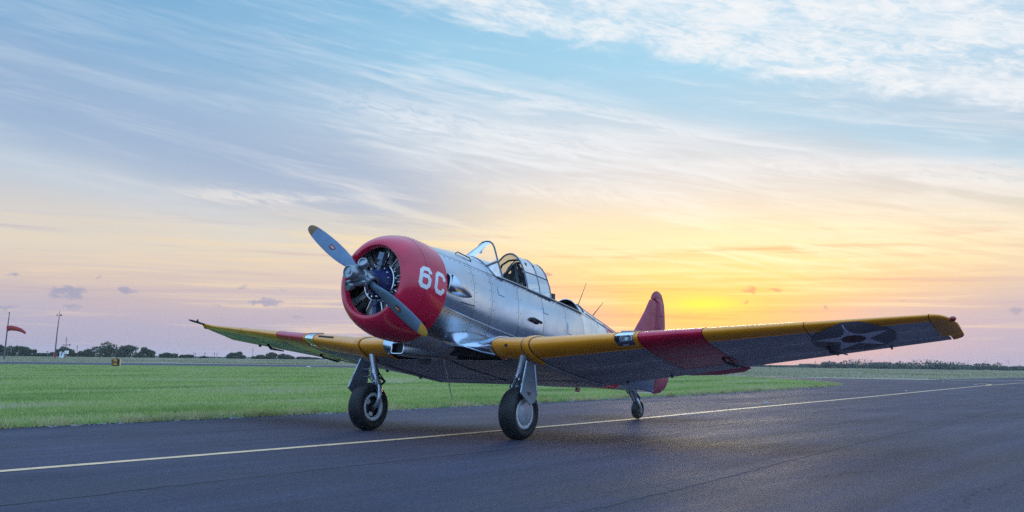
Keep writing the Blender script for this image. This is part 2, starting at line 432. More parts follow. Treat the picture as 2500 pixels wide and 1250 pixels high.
def asphalt_mat():
    m = bpy.data.materials.new('asphalt'); m.use_nodes = True; nt = m.node_tree; b = nt.nodes['Principled BSDF']
    t = nt.nodes.new('ShaderNodeTexCoord'); L = nt.links.new
    def nz(sc, det, stretch=(1, 1, 1), ro=.6):
        mp = nt.nodes.new('ShaderNodeMapping'); mp.inputs['Scale'].default_value = stretch; L(t.outputs['Object'], mp.inputs[0])
        n = nt.nodes.new('ShaderNodeTexNoise'); n.inputs['Scale'].default_value = sc; n.inputs['Detail'].default_value = det; n.inputs['Roughness'].default_value = ro
        L(mp.outputs[0], n.inputs['Vector']); return n.outputs[0]
    def rng(s, a, b_, c, d):
        n = nt.nodes.new('ShaderNodeMapRange'); L(s, n.inputs[0])
        for i, x in enumerate((a, b_, c, d)): n.inputs[i + 1].default_value = x
        return n.outputs[0]
    def mul(a, b_):
        n = nt.nodes.new('ShaderNodeMath'); n.operation = 'MULTIPLY'; L(a, n.inputs[0]); L(b_, n.inputs[1]); return n.outputs[0]
    big = rng(nz(.30, 7), .3, .7, .66, 1.34)
    streak = rng(nz(1.0, 9, (.07, 2.4, 1), .68), .3, .7, .62, 1.38)
    grain = mul(rng(nz(75, 3), .34, .66, .38, 1.68), rng(nz(22, 4), .34, .66, .62, 1.42))
    spk = rng(nz(95, 1), .69, .74, 0, 1)
    k = mul(mul(big, streak), grain)
    base = nt.nodes.new('ShaderNodeMix'); base.data_type = 'RGBA'; base.blend_type = 'MULTIPLY'; base.inputs[0].default_value = 1
    base.inputs[6].default_value = (.032, .0295, .055, 1); L(k, base.inputs[7])
    mx = nt.nodes.new('ShaderNodeMix'); mx.data_type = 'RGBA'; L(spk, mx.inputs[0]); L(base.outputs[2], mx.inputs[6]); mx.inputs[7].default_value = (.22, .22, .23, 1)
    L(mx.outputs[2], b.inputs['Base Color'])
    L(rng(nz(.8, 5, (.2, 1, 1)), .3, .7, .62, .82), b.inputs['Roughness'])
    bp = nt.nodes.new('ShaderNodeBump'); bp.inputs['Strength'].default_value = .8; bp.inputs['Distance'].default_value = .014
    L(nz(60, 4), bp.inputs['Height']); L(bp.outputs[0], b.inputs['Normal']); b.inputs['Specular IOR Level'].default_value = .32
    return m


M['asphalt'] = asphalt_mat()
M['line'] = mat('worn_yellow_white_paint', (.98, .60, .32), .55, var=.3, vscale=5, col2=(.60, .38, .22), bump=.2, bscale=60)
M['oldline'] = mat('old_marking_paint', (.42, .38, .33), .6, var=.4, vscale=4)
M['crack'] = mat('crack_filler', (.024, .025, .032), .75)
M['gravel'] = mat('pale_gravel', (.30, .27, .26), .8, var=.6, vscale=30)
M['concrete'] = mat('concrete_pad', (.40, .38, .38), .8, var=.3, vscale=2)

mb = MB()                                                        # land out to the horizon
rad = np.concatenate([[0.5], np.geomspace(6, 1650, 60)]); NA = 144
V = [(CAM[0], CAM[1], float(terrain(CAM[0], CAM[1])))]
for r in rad:
    for k in range(NA):
        a = 2 * math.pi * k / NA; x = CAM[0] + r * math.cos(a); y = CAM[1] + r * math.sin(a); V.append((x, y, float(terrain(x, y))))
F = [(0, 1 + k, 1 + (k + 1) % NA) for k in range(NA)]
for i in range(len(rad) - 1):
    for k in range(NA):
        a = 1 + i * NA; F.append((a + k, a + NA + k, a + NA + (k + 1) % NA, a + (k + 1) % NA))
mb.add(V, F); tag(mb.build('field', 'field'), kind='structure', label='flat dry airfield grassland out to the horizon')

LAWN_EDGE = [(60, -3.9), (20, -4.7), (10, -4.9), (3.4, -5.02), (0, -5.05), (-3.5, -5.05), (-7, -5.2), (-12.5, -5.4), (-20.8, -5.76), (-30.3, -6.57), (-39.4, -7.45), (-42.2, -7.85), (-45, -8.8),
             (-48.7, -10.6), (-55.7, -14.7), (-63.4, -20.5), (-68.2, -24.1), (-70.9, -28.9), (-76, -40), (-82.5, -70), (-82, -84.9), (-77, -93), (-73.7, -101.5), (-64, -104.2), (-55.4, -106.6), (-20, -116), (60, -138)]
FAR_EDGE = [(60, -186), (-20, -164), (-83.5, -155), (-98, -154.9), (-110.2, -148.9), (-118.4, -137), (-122, -125), (-116, -96), (-100, -66), (-77.5, -40.3), (-76.6, -27.6), (-74, -19.5), (-74.5, -11.5), (-102.2, -10.75), (-116.7, -11.2), (-170, -13)]
mb = MB(); mb.poly(LAWN_EDGE + FAR_EDGE + [(-170, 12), (-70, 14), (-40, 60), (60, 80)], z=0.0)
asphalt = tag(mb.build('asphalt', 'asphalt', smooth=False), kind='structure', label='dark asphalt taxiway with a curving side taxiway')
mb = MB(); mb.poly(LAWN_EDGE, z=.006); tag(mb.build('lawn', 'lawn', smooth=False), kind='structure', label='soil of the mown lawn beside the taxiway')


def ribbon(pts, w, z, jitter=0.0, sub=1):
    P = []
    for a, b in zip(pts[:-1], pts[1:]):
        for k in range(sub): P.append(tuple(a[i] + (b[i] - a[i]) * k / sub for i in (0, 1)))
    P.append(pts[-1]); P = [np.array(p, float) for p in P]; vs = []
    for i, p in enumerate(P):
        t = P[min(i + 1, len(P) - 1)] - P[max(i - 1, 0)]; t /= np.linalg.norm(t); n = np.array((-t[1], t[0]))
        p = p + n * random.gauss(0, jitter); ww = w * (1 if not jitter else random.uniform(.35, 1.2))
        vs += [(*(p - n * ww / 2), z), (*(p + n * ww / 2), z)]
    m = MB(); m.add(vs, [(2 * i, 2 * i + 2, 2 * i + 3, 2 * i + 1) for i in range(len(P) - 1)]); return m


CENTRE = [(60, .6), (9.5, .22), (6.4, .2), (0.9, .2), (-5.6, 0), (-11.5, -.4), (-23.4, -1.1), (-37, -2.05), (-51.9, -3.0), (-67.7, -3.5), (-120, -4.5)]
tag(ribbon(CENTRE, .15, .004).build('centre_line', 'line', smooth=False), kind='structure', label='pale yellow centre line painted along the taxiway')
tag(ribbon([(-53.5, -3.1), (-57.5, -3.6), (-60.75, -4.9), (-62.2, -7.4), (-62.6, -10), (-63.4, -13), (-66, -17.5), (-72, -26)], .15, .005).build('turn_line', 'line', smooth=False), kind='structure', label='thin curved lead-off line')
tag(ribbon([(-78, -80), (-87.8, -91), (-99, -102), (-112, -112), (-122, -114)], .5, .004).build('distant_turn_line', 'oldline', smooth=False), kind='structure')
tag(ribbon([(-73.6, -9.4), (-80.3, -6), (-90, -4.6), (-110, -4.4)], .6, .003).build('distant_marking', 'oldline', smooth=False), kind='structure')
SEAM1 = [(-40, 3.0), (-21.2, 3.96), (-10.9, 4.49), (-2.76, 4.91), (1.37, 5.2), (2.36, 5.27), (3.77, 5.36), (5.13, 5.42), (9, 5.5)]
SEAM2 = [(9, 2.25), (7.04, 2.23), (5.91, 2.17), (4.63, 2.14), (2.99, 2.13), (1.59, 2.1), (-.06, 1.95), (-2.66, 1.98), (-4.61, 1.9), (-16.4, 1.2), (-26, .7), (-45, -.6)]
for nm, P, w, j in (('paving_joint', SEAM1, .035, .012), ('paving_joint', SEAM2, .03, .012), ('pavement_crack', [(2.69, 5.45), (2.54, 5.62), (2.15, 5.82), (1.95, 5.94), (1.23, 6.09), (.57, 6.5)], .014, .03),
                    ('pavement_crack', [(-11.52, 4.44), (-12.1, 4.50), (-12.77, 4.47)], .06, .03), ('pavement_crack', [(-1, 7.4), (.8, 7.5), (2.2, 7.3), (3.4, 7.45)], .012, .03), ('pavement_crack', [(-9, 3.1), (-5, 3.35), (-2, 3.3)], .014, .02)):
    tag(ribbon(P, w, .0025, j, 14).build(nm, 'crack', asphalt, smooth=False), kind='structure')

mb = MB(); mb.poly([(-22.4, -20.2), (-24.2, -20.6), (-32.6, -27.4), (-33.4, -30.2), (-27, -26.5)], z=.03); mb.poly([(-22.4, -20.2), (-24.2, -20.6), (-32.6, -27.4), (-33.4, -30.2), (-27, -26.5)], z=.01)
tag(mb.build('concrete_pad', 'concrete', smooth=False), kind='structure', label='pale concrete drain slab let into the lawn')


# ------------------------------------------------------------------ grass
def inside(px_, py_, poly):
    c = np.zeros(len(px_), bool); P = poly; j = len(P) - 1
    for i in range(len(P)):
        xi, yi = P[i]; xj, yj = P[j]
        with np.errstate(divide='ignore', invalid='ignore'):
            c ^= ((yi > py_) != (yj > py_)) & (px_ < (xj - xi) * (py_ - yi) / (yj - yi) + xi)
        j = i
    return c


def grass_mat(name, cols, sc=.22, stretch=(1, 1, 1)):
    m = bpy.data.materials.new(name); m.use_nodes = True; nt = m.node_tree; b = nt.nodes['Principled BSDF']
    g = nt.nodes.new('ShaderNodeNewGeometry'); n = nt.nodes.new('ShaderNodeTexNoise'); n.inputs['Scale'].default_value = sc; n.inputs['Detail'].default_value = 7; n.inputs['Roughness'].default_value = .65
    mp_ = nt.nodes.new('ShaderNodeMapping'); mp_.inputs['Scale'].default_value = stretch; mp_.inputs['Rotation'].default_value = (0, 0, .10)
    nt.links.new(g.outputs['Position'], mp_.inputs[0]); nt.links.new(mp_.outputs[0], n.inputs['Vector'])
    ad_ = nt.nodes.new('ShaderNodeMath'); ad_.operation = 'MULTIPLY_ADD'; ad_.inputs[1].default_value = .22
    cn = nt.nodes.new('ShaderNodeMapRange'); cn.inputs[1].default_value = .3; cn.inputs[2].default_value = .7; cn.inputs[3].default_value = .22; cn.inputs[4].default_value = .78; nt.links.new(n.outputs[0], cn.inputs[0])
    nt.links.new(g.outputs['Random Per Island'], ad_.inputs[0]); nt.links.new(cn.outputs[0], ad_.inputs[2])
    cr = nt.nodes.new('ShaderNodeValToRGB'); nt.links.new(ad_.outputs[0], cr.inputs[0])
    while len(cr.color_ramp.elements) < len(cols): cr.color_ramp.elements.new(.5)
    for e, (p, c) in zip(cr.color_ramp.elements, cols): e.position = p; e.color = (*c, 1)
    nt.links.new(cr.outputs[0], b.inputs['Base Color']); b.inputs['Roughness'].default_value = .6; b.inputs['Specular IOR Level'].default_value = .25
    tr = nt.nodes.new('ShaderNodeBsdfTranslucent'); nt.links.new(cr.outputs[0], tr.inputs[0])
    x = nt.nodes.new('ShaderNodeMixShader'); x.inputs[0].default_value = .4; nt.links.new(b.outputs[0], x.inputs[1]); nt.links.new(tr.outputs[0], x.inputs[2])
    nt.links.new(x.outputs[0], nt.nodes['Material Output'].inputs[0]); return m


M['grass'] = grass_mat('grass_blades', [(.30, (.12, .22, .08)), (.47, (.24, .35, .11)), (.60, (.37, .47, .14)), (.72, (.46, .50, .21)), (.84, (.48, .43, .34))], .38, (.22, 1, 1))
M['straw'] = grass_mat('dry_straw', [(.36, (.16, .20, .06)), (.58, (.46, .40, .18)), (.82, (.62, .54, .32))], 1.2)


def blades(name, px_, py_, hgt, wid, lean, material, label, nb=3, z0=.004):
    n = len(px_); N = n * nb
    bx = np.repeat(px_, nb) + RNG.normal(0, .03, N); by = np.repeat(py_, nb) + RNG.normal(0, .03, N)
    h = np.repeat(hgt, nb) * RNG.uniform(.55, 1.25, N); w = np.repeat(wid, nb) * RNG.uniform(.7, 1.3, N)
    # broad side free to point any way
    th = RNG.uniform(0, 2 * np.pi, N); ta = RNG.uniform(0, 2 * np.pi, N); ll = h * np.abs(RNG.normal(0, lean, N))
    v = np.empty((N, 3, 3)); v[:, 0, 0] = bx - np.cos(th) * w; v[:, 0, 1] = by - np.sin(th) * w; v[:, 1, 0] = bx + np.cos(th) * w; v[:, 1, 1] = by + np.sin(th) * w
    v[:, 2, 0] = bx + np.cos(ta) * ll; v[:, 2, 1] = by + np.sin(ta) * ll; v[:, :2, 2] = z0; v[:, 2, 2] = z0 + h
    me = bpy.data.meshes.new(name); me.vertices.add(N * 3); me.vertices.foreach_set('co', v.ravel())
    me.loops.add(N * 3); me.loops.foreach_set('vertex_index', np.arange(N * 3, dtype=np.int32))
    me.polygons.add(N); me.polygons.foreach_set('loop_start', np.arange(0, N * 3, 3, dtype=np.int32)); me.update(calc_edges=True)
    me.materials.append(M[material]); o = bpy.data.objects.new(name, me); COL.objects.link(o)
    return tag(o, label, kind='stuff')


def scatter(n, a0, a1, r0, r1, power=-1.6):
    az = RNG.uniform(a0, a1, n); u = RNG.uniform(0, 1, n); k = power + 1 + 1
    r = (r0 ** k + u * (r1 ** k - r0 ** k)) ** (1 / k); a = YAW - np.radians(az)
    return CAM[0] + r * np.cos(a), CAM[1] + r * np.sin(a), r


x, y, r = scatter(190000, -29, 22, 14, 125); ok = inside(x, y, LAWN_EDGE); x, y, r = x[ok], y[ok], r[ok]
patch = np.sin(x * .31 + 1.3 * np.sin(y * .23)) * np.sin(y * .27 + x * .09)
blades('lawn_grass', x, y, .075 + .02 * patch + .0003 * r, .0035 + .00042 * r, .55, 'grass', 'green mown grass of the lawn beside the taxiway')
# straggling edge of the lawn
ex, ey = [], []
for (ax_, ay_), (bx_, by_) in zip(LAWN_EDGE[1:15], LAWN_EDGE[2:16]):
    L = math.hypot(bx_ - ax_, by_ - ay_); n = int(L * 150); t = RNG.uniform(0, 1, n); q = np.abs(RNG.normal(0, .22, n)) - .10
    ex.append(ax_ + (bx_ - ax_) * t); ey.append(ay_ + (by_ - ay_) * t - q)
ex = np.concatenate(ex); ey = np.concatenate(ey)
cl = np.sin(ex * 2.3) + np.sin(ex * 5.1 + 2) + RNG.normal(0, .8, len(ex)); k = cl > .1
blades('edge_straw', ex[k], ey[k], RNG.uniform(.04, .17, k.sum()), np.full(k.sum(), .007), 1.0, 'straw', 'dry straw straggling along the lawn edge')
mb = MB()
for (ax_, ay_), (bx_, by_) in zip(LAWN_EDGE[1:13], LAWN_EDGE[2:14]):
    L = math.hypot(bx_ - ax_, by_ - ay_)
    for _ in range(int(L * 38)):
        t = random.random(); px_ = ax_ + (bx_ - ax_) * t; py_ = ay_ + (by_ - ay_) * t + random.gauss(.05, .10); s_ = random.uniform(.008, .034) * (.3 + abs(math.sin(px_ * 1.7) + math.sin(px_ * 4.3 + 1)) * .6)
        mb.add([(px_ - s_, py_ - s_ * .7, .001), (px_ + s_, py_ - s_ * .5, .001), (px_ + s_ * .6, py_ + s_, .001), (px_ - s_ * .7, py_ + s_ * .8, .001), (px_, py_, s_ * .8)], [(0, 1, 4), (1, 2, 4), (2, 3, 4), (3, 0, 4)])
tag(mb.build('edge_gravel', 'gravel', smooth=False), 'pale gravel crumbs between lawn and asphalt', kind='stuff')
# tall pale grass beyond the side taxiway
x, y, r = scatter(60000, -29, 30, 95, 330, -1.4)
poly2 = LAWN_EDGE + FAR_EDGE + [(-170, 12), (-70, 14), (-40, 60), (60, 80)]
ok = ~inside(x, y, poly2) & ~inside(x, y, LAWN_EDGE) & (np.hypot(x - CAM[0], y - CAM[1]) > 85)
x, y, r = x[ok], y[ok], r[ok]
M['tallgrass'] = grass_mat('field_grass', [(.30, (.16, .20, .08)), (.5, (.28, .29, .16)), (.66, (.42, .39, .28)), (.85, (.50, .46, .36))], .05)
bl = blades('field_grass', x, y, .10 + .0006 * r, .0006 * r, .5, 'tallgrass', 'pale rough grass of the airfield beyond the taxiway', nb=2)
co = np.empty(len(bl.data.vertices) * 3); bl.data.vertices.foreach_get('co', co); co = co.reshape(-1, 3); co[:, 2] += terrain(co[:, 0], co[:, 1]); bl.data.vertices.foreach_set('co', co.ravel())
# ------------------------------------------------------------------ the aeroplane
# level frame: s metres aft of the propeller, y to its left wing, z above the thrust line
PLANE = empty('airplane'); PLANE.rotation_euler = (0, -0.1658418, 0)
tag(PLANE, 'silver two-seat propeller trainer plane with red cowling and yellow wings parked on the taxiway', 'airplane')
OFF = (1.9020, 0, 1.7584)


def L(s, y, z): return (-s, y, z)
def part(mb, name, m, smooth=True, angle=35): return mb.build(name, m, PLANE, smooth, OFF, angle)
def sub(mb, name, m, parent, smooth=True, angle=35): return mb.build(name, m, parent, smooth, None, angle)


# ---- fuselage sections
ST = np.array([.84, 1.0, 1.3, 1.6, 2.07, 2.6, 3.6, 4.6, 5.05, 5.47, 5.9, 6.67, 7.3, 7.9, 8.09])
FW = np.array([.655, .645, .615, .58, .54, .525, .505, .45, .40, .355, .31, .235, .165, .08, .045])
FZ = np.array([0, 0, -.01, -.02, -.02, 0, 0, .02, .04, .06, .08, .10, .11, .10, .08])
FU = np.array([.675, .69, .735, .78, .83, .85, .84, .80, .71, .63, .56, .44, .36, .31, .29])
FL = np.array([.66, .665, .67, .68, .70, .735, .755, .70, .66, .62, .58, .51, .45, .375, .335])


def fi(arr, s):                        # smooth interpolation through the stations
    s = np.asarray(s, float); i = np.clip(np.searchsorted(ST, s) - 1, 0, len(ST) - 2)
    h = ST[i + 1] - ST[i]; t = np.clip((s - ST[i]) / h, 0, 1)
    d = np.gradient(arr, ST); return (arr[i] * (1 + 2 * t) * (1 - t) ** 2 + h * d[i] * t * (1 - t) ** 2 + arr[i + 1] * t * t * (3 - 2 * t) + h * d[i + 1] * t * t * (t - 1))


def fus(s, t, inset=0.0):
    """t = angle in degrees, -90 keel, 0 widest, 90 crest (left side)"""
    w, zc, hu, hl = (float(fi(a, s)) for a in (FW, FZ, FU, FL)); a = R_(t)
    w -= inset; hu -= inset; hl -= inset
    pe = 1.0 if t >= 0 else .88
    return (s, w * max(math.cos(a), 0) ** pe, zc + (hu if t > 0 else hl) * (math.sin(a)))


def t_at(s, z):
    zc, hu, hl = (float(fi(a, s)) for a in (FZ, FU, FL)); d = (z - zc) / (hu if z > zc else hl)
    return math.degrees(math.asin(max(-1, min(1, d))))


RAIL = .54
def t_rail(s): return min(t_at(s, RAIL), 88) if s < 5.3 else t_at(s, RAIL - .07 * (s - 5.3))
def t_low(s): return t_at(s, -.20 - .02 * (s - .84))
def t_belly(s): return -58


def patch(s0, s1, f0, f1, side=1, inset=0.0, ns=None, nt=9, gs=.004, gt=.004):
    ns = ns or max(4, int((s1 - s0) / .12) + 1); rows = []
    for i in range(ns):
        s = s0 + gs + (s1 - s0 - 2 * gs) * i / (ns - 1)
        a, b = f0(s) if callable(f0) else f0, f1(s) if callable(f1) else f1
        dg = math.degrees(gt / .5)
        a2, b2 = a + (dg if a > -89.9 else 0), b - (dg if b < 89.9 else 0)
        rows.append([(lambda p: L(p[0], side * p[1], p[2]))(fus(s, a2 + (b2 - a2) * j / (nt - 1), inset)) for j in range(nt)])
    return rows


core = MB()
for sd in (1, -1):
    core.grid(patch(.84, 8.09, -90, lambda s: t_rail(s), sd, .012, 60, 17, 0, 0), flip=sd < 0)
    core.grid(patch(.84, 2.46, lambda s: t_rail(s), 90, sd, .012, 16, 9, 0, 0), flip=sd < 0)
    core.grid(patch(4.95, 8.09, lambda s: t_rail(s), 90, sd, .012, 26, 9, 0, 0), flip=sd < 0)
for s in (.845, 2.46, 4.95, 8.085):
    core.grid([[(lambda p: L(s, sd * p[1], p[2]))(fus(s, sd * 0 + t, .014)) for sd in (1, -1)] for t in np.linspace(-88, 88, 24)])
FUS = part(core, 'fuselage', 'dark')
cuts = [.84, 1.58, 2.05, 2.75, 3.45, 4.15, 4.78, 5.3, 5.8, 6.55, 7.3, 8.09]
for sd in (1, -1):
    for s0, s1 in zip(cuts[:-1], cuts[1:]):
        band = 5.75 < s0 < 6.5; mt = 'red' if band else 'alu'
        def pan(a, b, m=mt, s0=s0, s1=s1):
            mb = MB(); mb.grid(patch(s0, s1, a, b, sd), .010, flip=sd < 0); sub(mb, 'fuselage_panel', random.choice(('alu', 'alu_b', 'alu_c', 'alu')) if m == 'alu' else m, FUS)
        pan(t_belly, t_low, 'red' if band else ('alu2' if s0 < 2 else mt)); pan(t_low, t_rail)
        pan(-90, t_belly, 'red' if band else 'under')
        if s1 < 2.3 or s0 > 4.7: pan(t_rail, 90)
mb = MB()                                                         # deck ahead of the cockpit, under the windscreen
for sd in (1, -1):
    mb.grid(patch(2.05, 2.46, lambda s: t_rail(s), lambda s: 90 - 0 * s, sd, 0, 6, 10), .01, flip=sd < 0)
sub(mb, 'cockpit_deck', 'alu', FUS)
# canopy rails along both cockpit sides
for sd in (1, -1):
    mb = MB()
    for dz, r in ((.012, .014), (-.022, .006)):
        mb.tube([L(s, sd * (fus(s, t_rail(s))[1] + (.004 if dz > 0 else .008)), RAIL + dz) for s in np.linspace(1.0 if dz < 0 else 2.3, 4.78, 30)], r, 6)
    sub(mb, 'canopy_rail', 'alu2', FUS)
# thin lap strip along the lower seam
for sd in (1, -1):
    mb = MB(); mb.tube([L(s, sd * (fus(s, t_low(s))[1] + .003), fus(s, t_low(s))[2]) for s in np.linspace(.86, 3.2, 20)], .009, 5)
    sub(mb, 'seam_strip', 'alu2', FUS)
# fasteners
mb = MB()
def stud(p, n, r=.008):
    n = Vector(n).normalized(); mb.lathe([(-.004, r), (.003, r * .9), (.005, 0.0001)], p, n, 6)
for sd in (1, -1):
    for s in (1.52, 1.63, 2.0, 2.1, 2.70, 2.80, 3.4, 4.1):
        for t in np.linspace(-35, t_rail(s) - 3, 9 if s < 2.2 else 6):
            p = fus(s, t); stud(L(p[0], sd * p[1], p[2]), L(0, sd * p[1], p[2]), .007)
    for s in np.linspace(.95, 3.1, 26):
        p = fus(s, t_low(s) - 4); stud(L(p[0], sd * p[1], p[2]), L(0, sd * p[1], p[2]), .007)
    for s in np.linspace(1.0, 4.7, 34):
        p = fus(s, t_rail(s) - 4); stud(L(p[0], sd * p[1], p[2]), L(0, sd * p[1], p[2]), .006)
tag(sub(mb, 'fasteners', 'black', FUS), kind='stuff')
# step handle and small access doors on the left side
mb = MB(); ph = fus(3.12, t_at(3.12, .095)); mb.tube([L(3.06, ph[1] - .01, .10), L(3.10, ph[1] + .045, .10), L(3.30, ph[1] + .045, .085), L(3.34, ph[1] + .02, .08)], [.018, .026, .024, .012], 8)
sub(mb, 'hand_grip', 'black', FUS)
for s0, s1, z0, z1 in ((2.22, 2.38, .27, .38), (3.45, 3.60, .27, .38), (4.2, 4.62, .10, .28), (4.86, 4.95, -.02, .05)):
    mb = MB()
    rows = [[(lambda p: L(p[0], p[1] + .009, p[2]))(fus(s, t_at(s, z))) for z in np.linspace(z0, z1, 5)] for s in np.linspace(s0, s1, 5)]
    mb.grid(rows, .006); sub(mb, 'access_door', 'alu', FUS)
# exhaust / air intake fairing on the left side: open at the front, tapering aft
mb = MB(); rows = []
for s, h, w_, zc in ((.865, .108, .085, .128), (.90, .116, .105, .125), (1.0, .12, .135, .115), (1.12, .112, .138, .105), (1.26, .092, .115, .095), (1.40, .06, .075, .088), (1.52, .026, .03, .083), (1.57, .006, .006, .082)):
    row = []
    for t in np.linspace(-100, 100, 21):
        a = R_(t); ca, sa = math.cos(a), math.sin(a); e = .62 if s < 1.05 else .85
        yb = fus(s, t_at(s, zc))[1]
        row.append(L(s, yb - .03 + w_ * max(ca, -.25) ** e if ca > 0 else yb - .03 + w_ * ca, zc + h * (abs(sa) ** e) * (1 if sa > 0 else -1)))
    rows.append(row)
mb.grid(rows, .006); sub(mb, 'intake_fairing', 'alu', FUS)
mb = MB(); mb.add([L(.885, rows and .60, .02), L(.885, .705, .03), L(.885, .72, .22), L(.885, .60, .235)], [(0, 1, 2, 3)]); sub(mb, 'intake_mouth', 'dark', FUS, False)
mb = MB(); mb.tube([rows[0][i] for i in range(21)], .008, 6); sub(mb, 'intake_lip', 'chrome', FUS)
mb = MB()
for s in (1.08, 1.3):
    pass
mb.tube([L(1.25 + .35 * k / 6, fus(1.25 + .35 * k / 6, t_at(1.25 + .35 * k / 6, -.06))[1] + .003, -.06 + .004 * k) for k in range(7)], .007, 5); sub(mb, 'panel_latch_strip', 'black', FUS)
# deck details: grab handle ahead of the windscreen
mb = MB()
for y in (.16, .30):
    pass
pz = lambda s, y: float(fi(FZ, s) + fi(FU, s) * math.sqrt(max(0, 1 - (y / float(fi(FW, s))) ** 2)))
mb.tube([L(1.52, .20, pz(1.52, .20)), L(1.54, .22, pz(1.54, .22) + .03), L(1.72, .30, pz(1.72, .30) + .03), L(1.74, .32, pz(1.74, .32))], .008, 6)
sub(mb, 'deck_handle', 'black', FUS)

# ---- cowling
NOSE = [(.215, .448), (.165, .452), (.137, .468), (.13, .49), (.137, .518), (.16, .550), (.20, .583), (.26, .617), (.34, .648), (.425, .670)]
def cr(s):
    p = [(.13, .49)] + NOSE[4:] + [(.50, .684), (.58, .691), (.70, .692), (.83, .686)]
    return float(np.interp(s, [a for a, _ in p], [b for _, b in p]))
inner = MB(); inner.lathe([(-s, r) for s, r in ((.83, .668), (.6, .672), (.43, .655), (.30, .60), (.22, .50), (.215, .452))], (0, 0, 0), (1, 0, 0), 64)
COWL = part(inner, 'cowling', 'dark')
mb = MB(); mb.lathe([(-s, r) for s, r in NOSE + [(.425, .655)]], (0, 0, 0), (1, 0, 0), 96); sub(mb, 'cowl_nose_ring', 'red', COWL)
for a0, a1 in ((-42, 118), (118, 222), (222, 318)):                # three wrap panels
    mb = MB(); rows = []
    for s in (.431, .50, .58, .70, .83):
        rows.append([L(s, cr(s) * math.cos(R_(t)), cr(s) * math.sin(R_(t))) for t in np.linspace(a0 + .35, a1 - .35, 44)])
    mb.grid(rows, .012); sub(mb, 'cowl_panel', 'red', COWL)
mb = MB()
for s in (.445, .50, .815):
    for k in range(84):
        t = 2 * math.pi * k / 84; mb.lathe([(-.003, .0055), (.003, .004), (.0035, .0002)], L(s, cr(s) * math.cos(t), cr(s) * math.sin(t)), L(0, math.cos(t), math.sin(t)), 5)
for _ in range(36):
    s = random.uniform(.56, .78); t = R_(random.uniform(-38, -8)); mb.lathe([(-.003, .004), (.003, .003), (.0035, .0002)], L(s, cr(s) * math.cos(t), cr(s) * math.sin(t)), L(0, math.cos(t), math.sin(t)), 5)
M['rivet'] = mat('worn_rivet', (.30, .10, .11), .4, .3)
tag(sub(mb, 'rivets', 'rivet', COWL), kind='stuff')
mb = MB()                                                         # latch on the lower wrap joint
for k in range(5):
    pass
mb.tube([L(.66, (cr(.66) + .012) * math.cos(R_(t)), (cr(.66) + .012) * math.sin(R_(t))) for t in (-46, -43, -40)], .010, 6); sub(mb, 'cowl_latch', 'black', COWL)


def ribbon2(cl, w):
    """mitred outline of a centreline: left and right points"""
    P = [np.array(p, float) for p in cl]; Lp, Rp = [], []
    for i, p in enumerate(P):
        d0 = P[i] - P[i - 1] if i else P[1] - P[0]; d1 = P[i + 1] - P[i] if i < len(P) - 1 else d0
        d0 = d0 / np.linalg.norm(d0); d1 = d1 / np.linalg.norm(d1); n0 = np.array((-d0[1], d0[0])); n1 = np.array((-d1[1], d1[0]))
        m = n0 + n1; m /= np.linalg.norm(m); k = w / 2 / max(.5, m @ n0); Lp.append(p + m * k); Rp.append(p - m * k)
    return Lp, Rp


G6 = [(.64, .72), (.64, .77), (.52, .89), (.23, .89), (.11, .77), (.11, .23), (.23, .11), (.52, .11), (.64, .23), (.64, .46), (.52, .58), (.12, .58)]
GC = [(.64, .66), (.64, .77), (.52, .89), (.23, .89), (.11, .77), (.11, .23), (.23, .11), (.52, .11), (.64, .23), (.64, .34)]
def letter(cl, s0, wd, a0, ah, tilt, shear):
    mb = MB(); Lp, Rp = ribbon2(cl, .185); rows = []
    for i in range(len(Lp) - 1):
        for k in range(7):
            if k == 6 and i < len(Lp) - 2: continue
            f = k / 6; a = Lp[i] + (Lp[i + 1] - Lp[i]) * f; b = Rp[i] + (Rp[i + 1] - Rp[i]) * f; row = []
            for j in range(5):
                q = a + (b - a) * j / 4; s = s0 + q[0] * wd + shear * q[1]; an = a0 + ah * q[1] + tilt * q[0]
                r = cr(s) + .004; row.append(L(s, r * math.cos(R_(an)), r * math.sin(R_(an))))
            rows.append(row)
    mb.grid(rows, .003, flip=True); return mb
sub(letter(G6, .292, .26, -5.6, 25.6, -2.6, .03), 'number_six', 'white', COWL)
sub(letter(GC, .552, .29, -6.4, 25.0, -3.4, .02), 'letter_c', 'white', COWL)

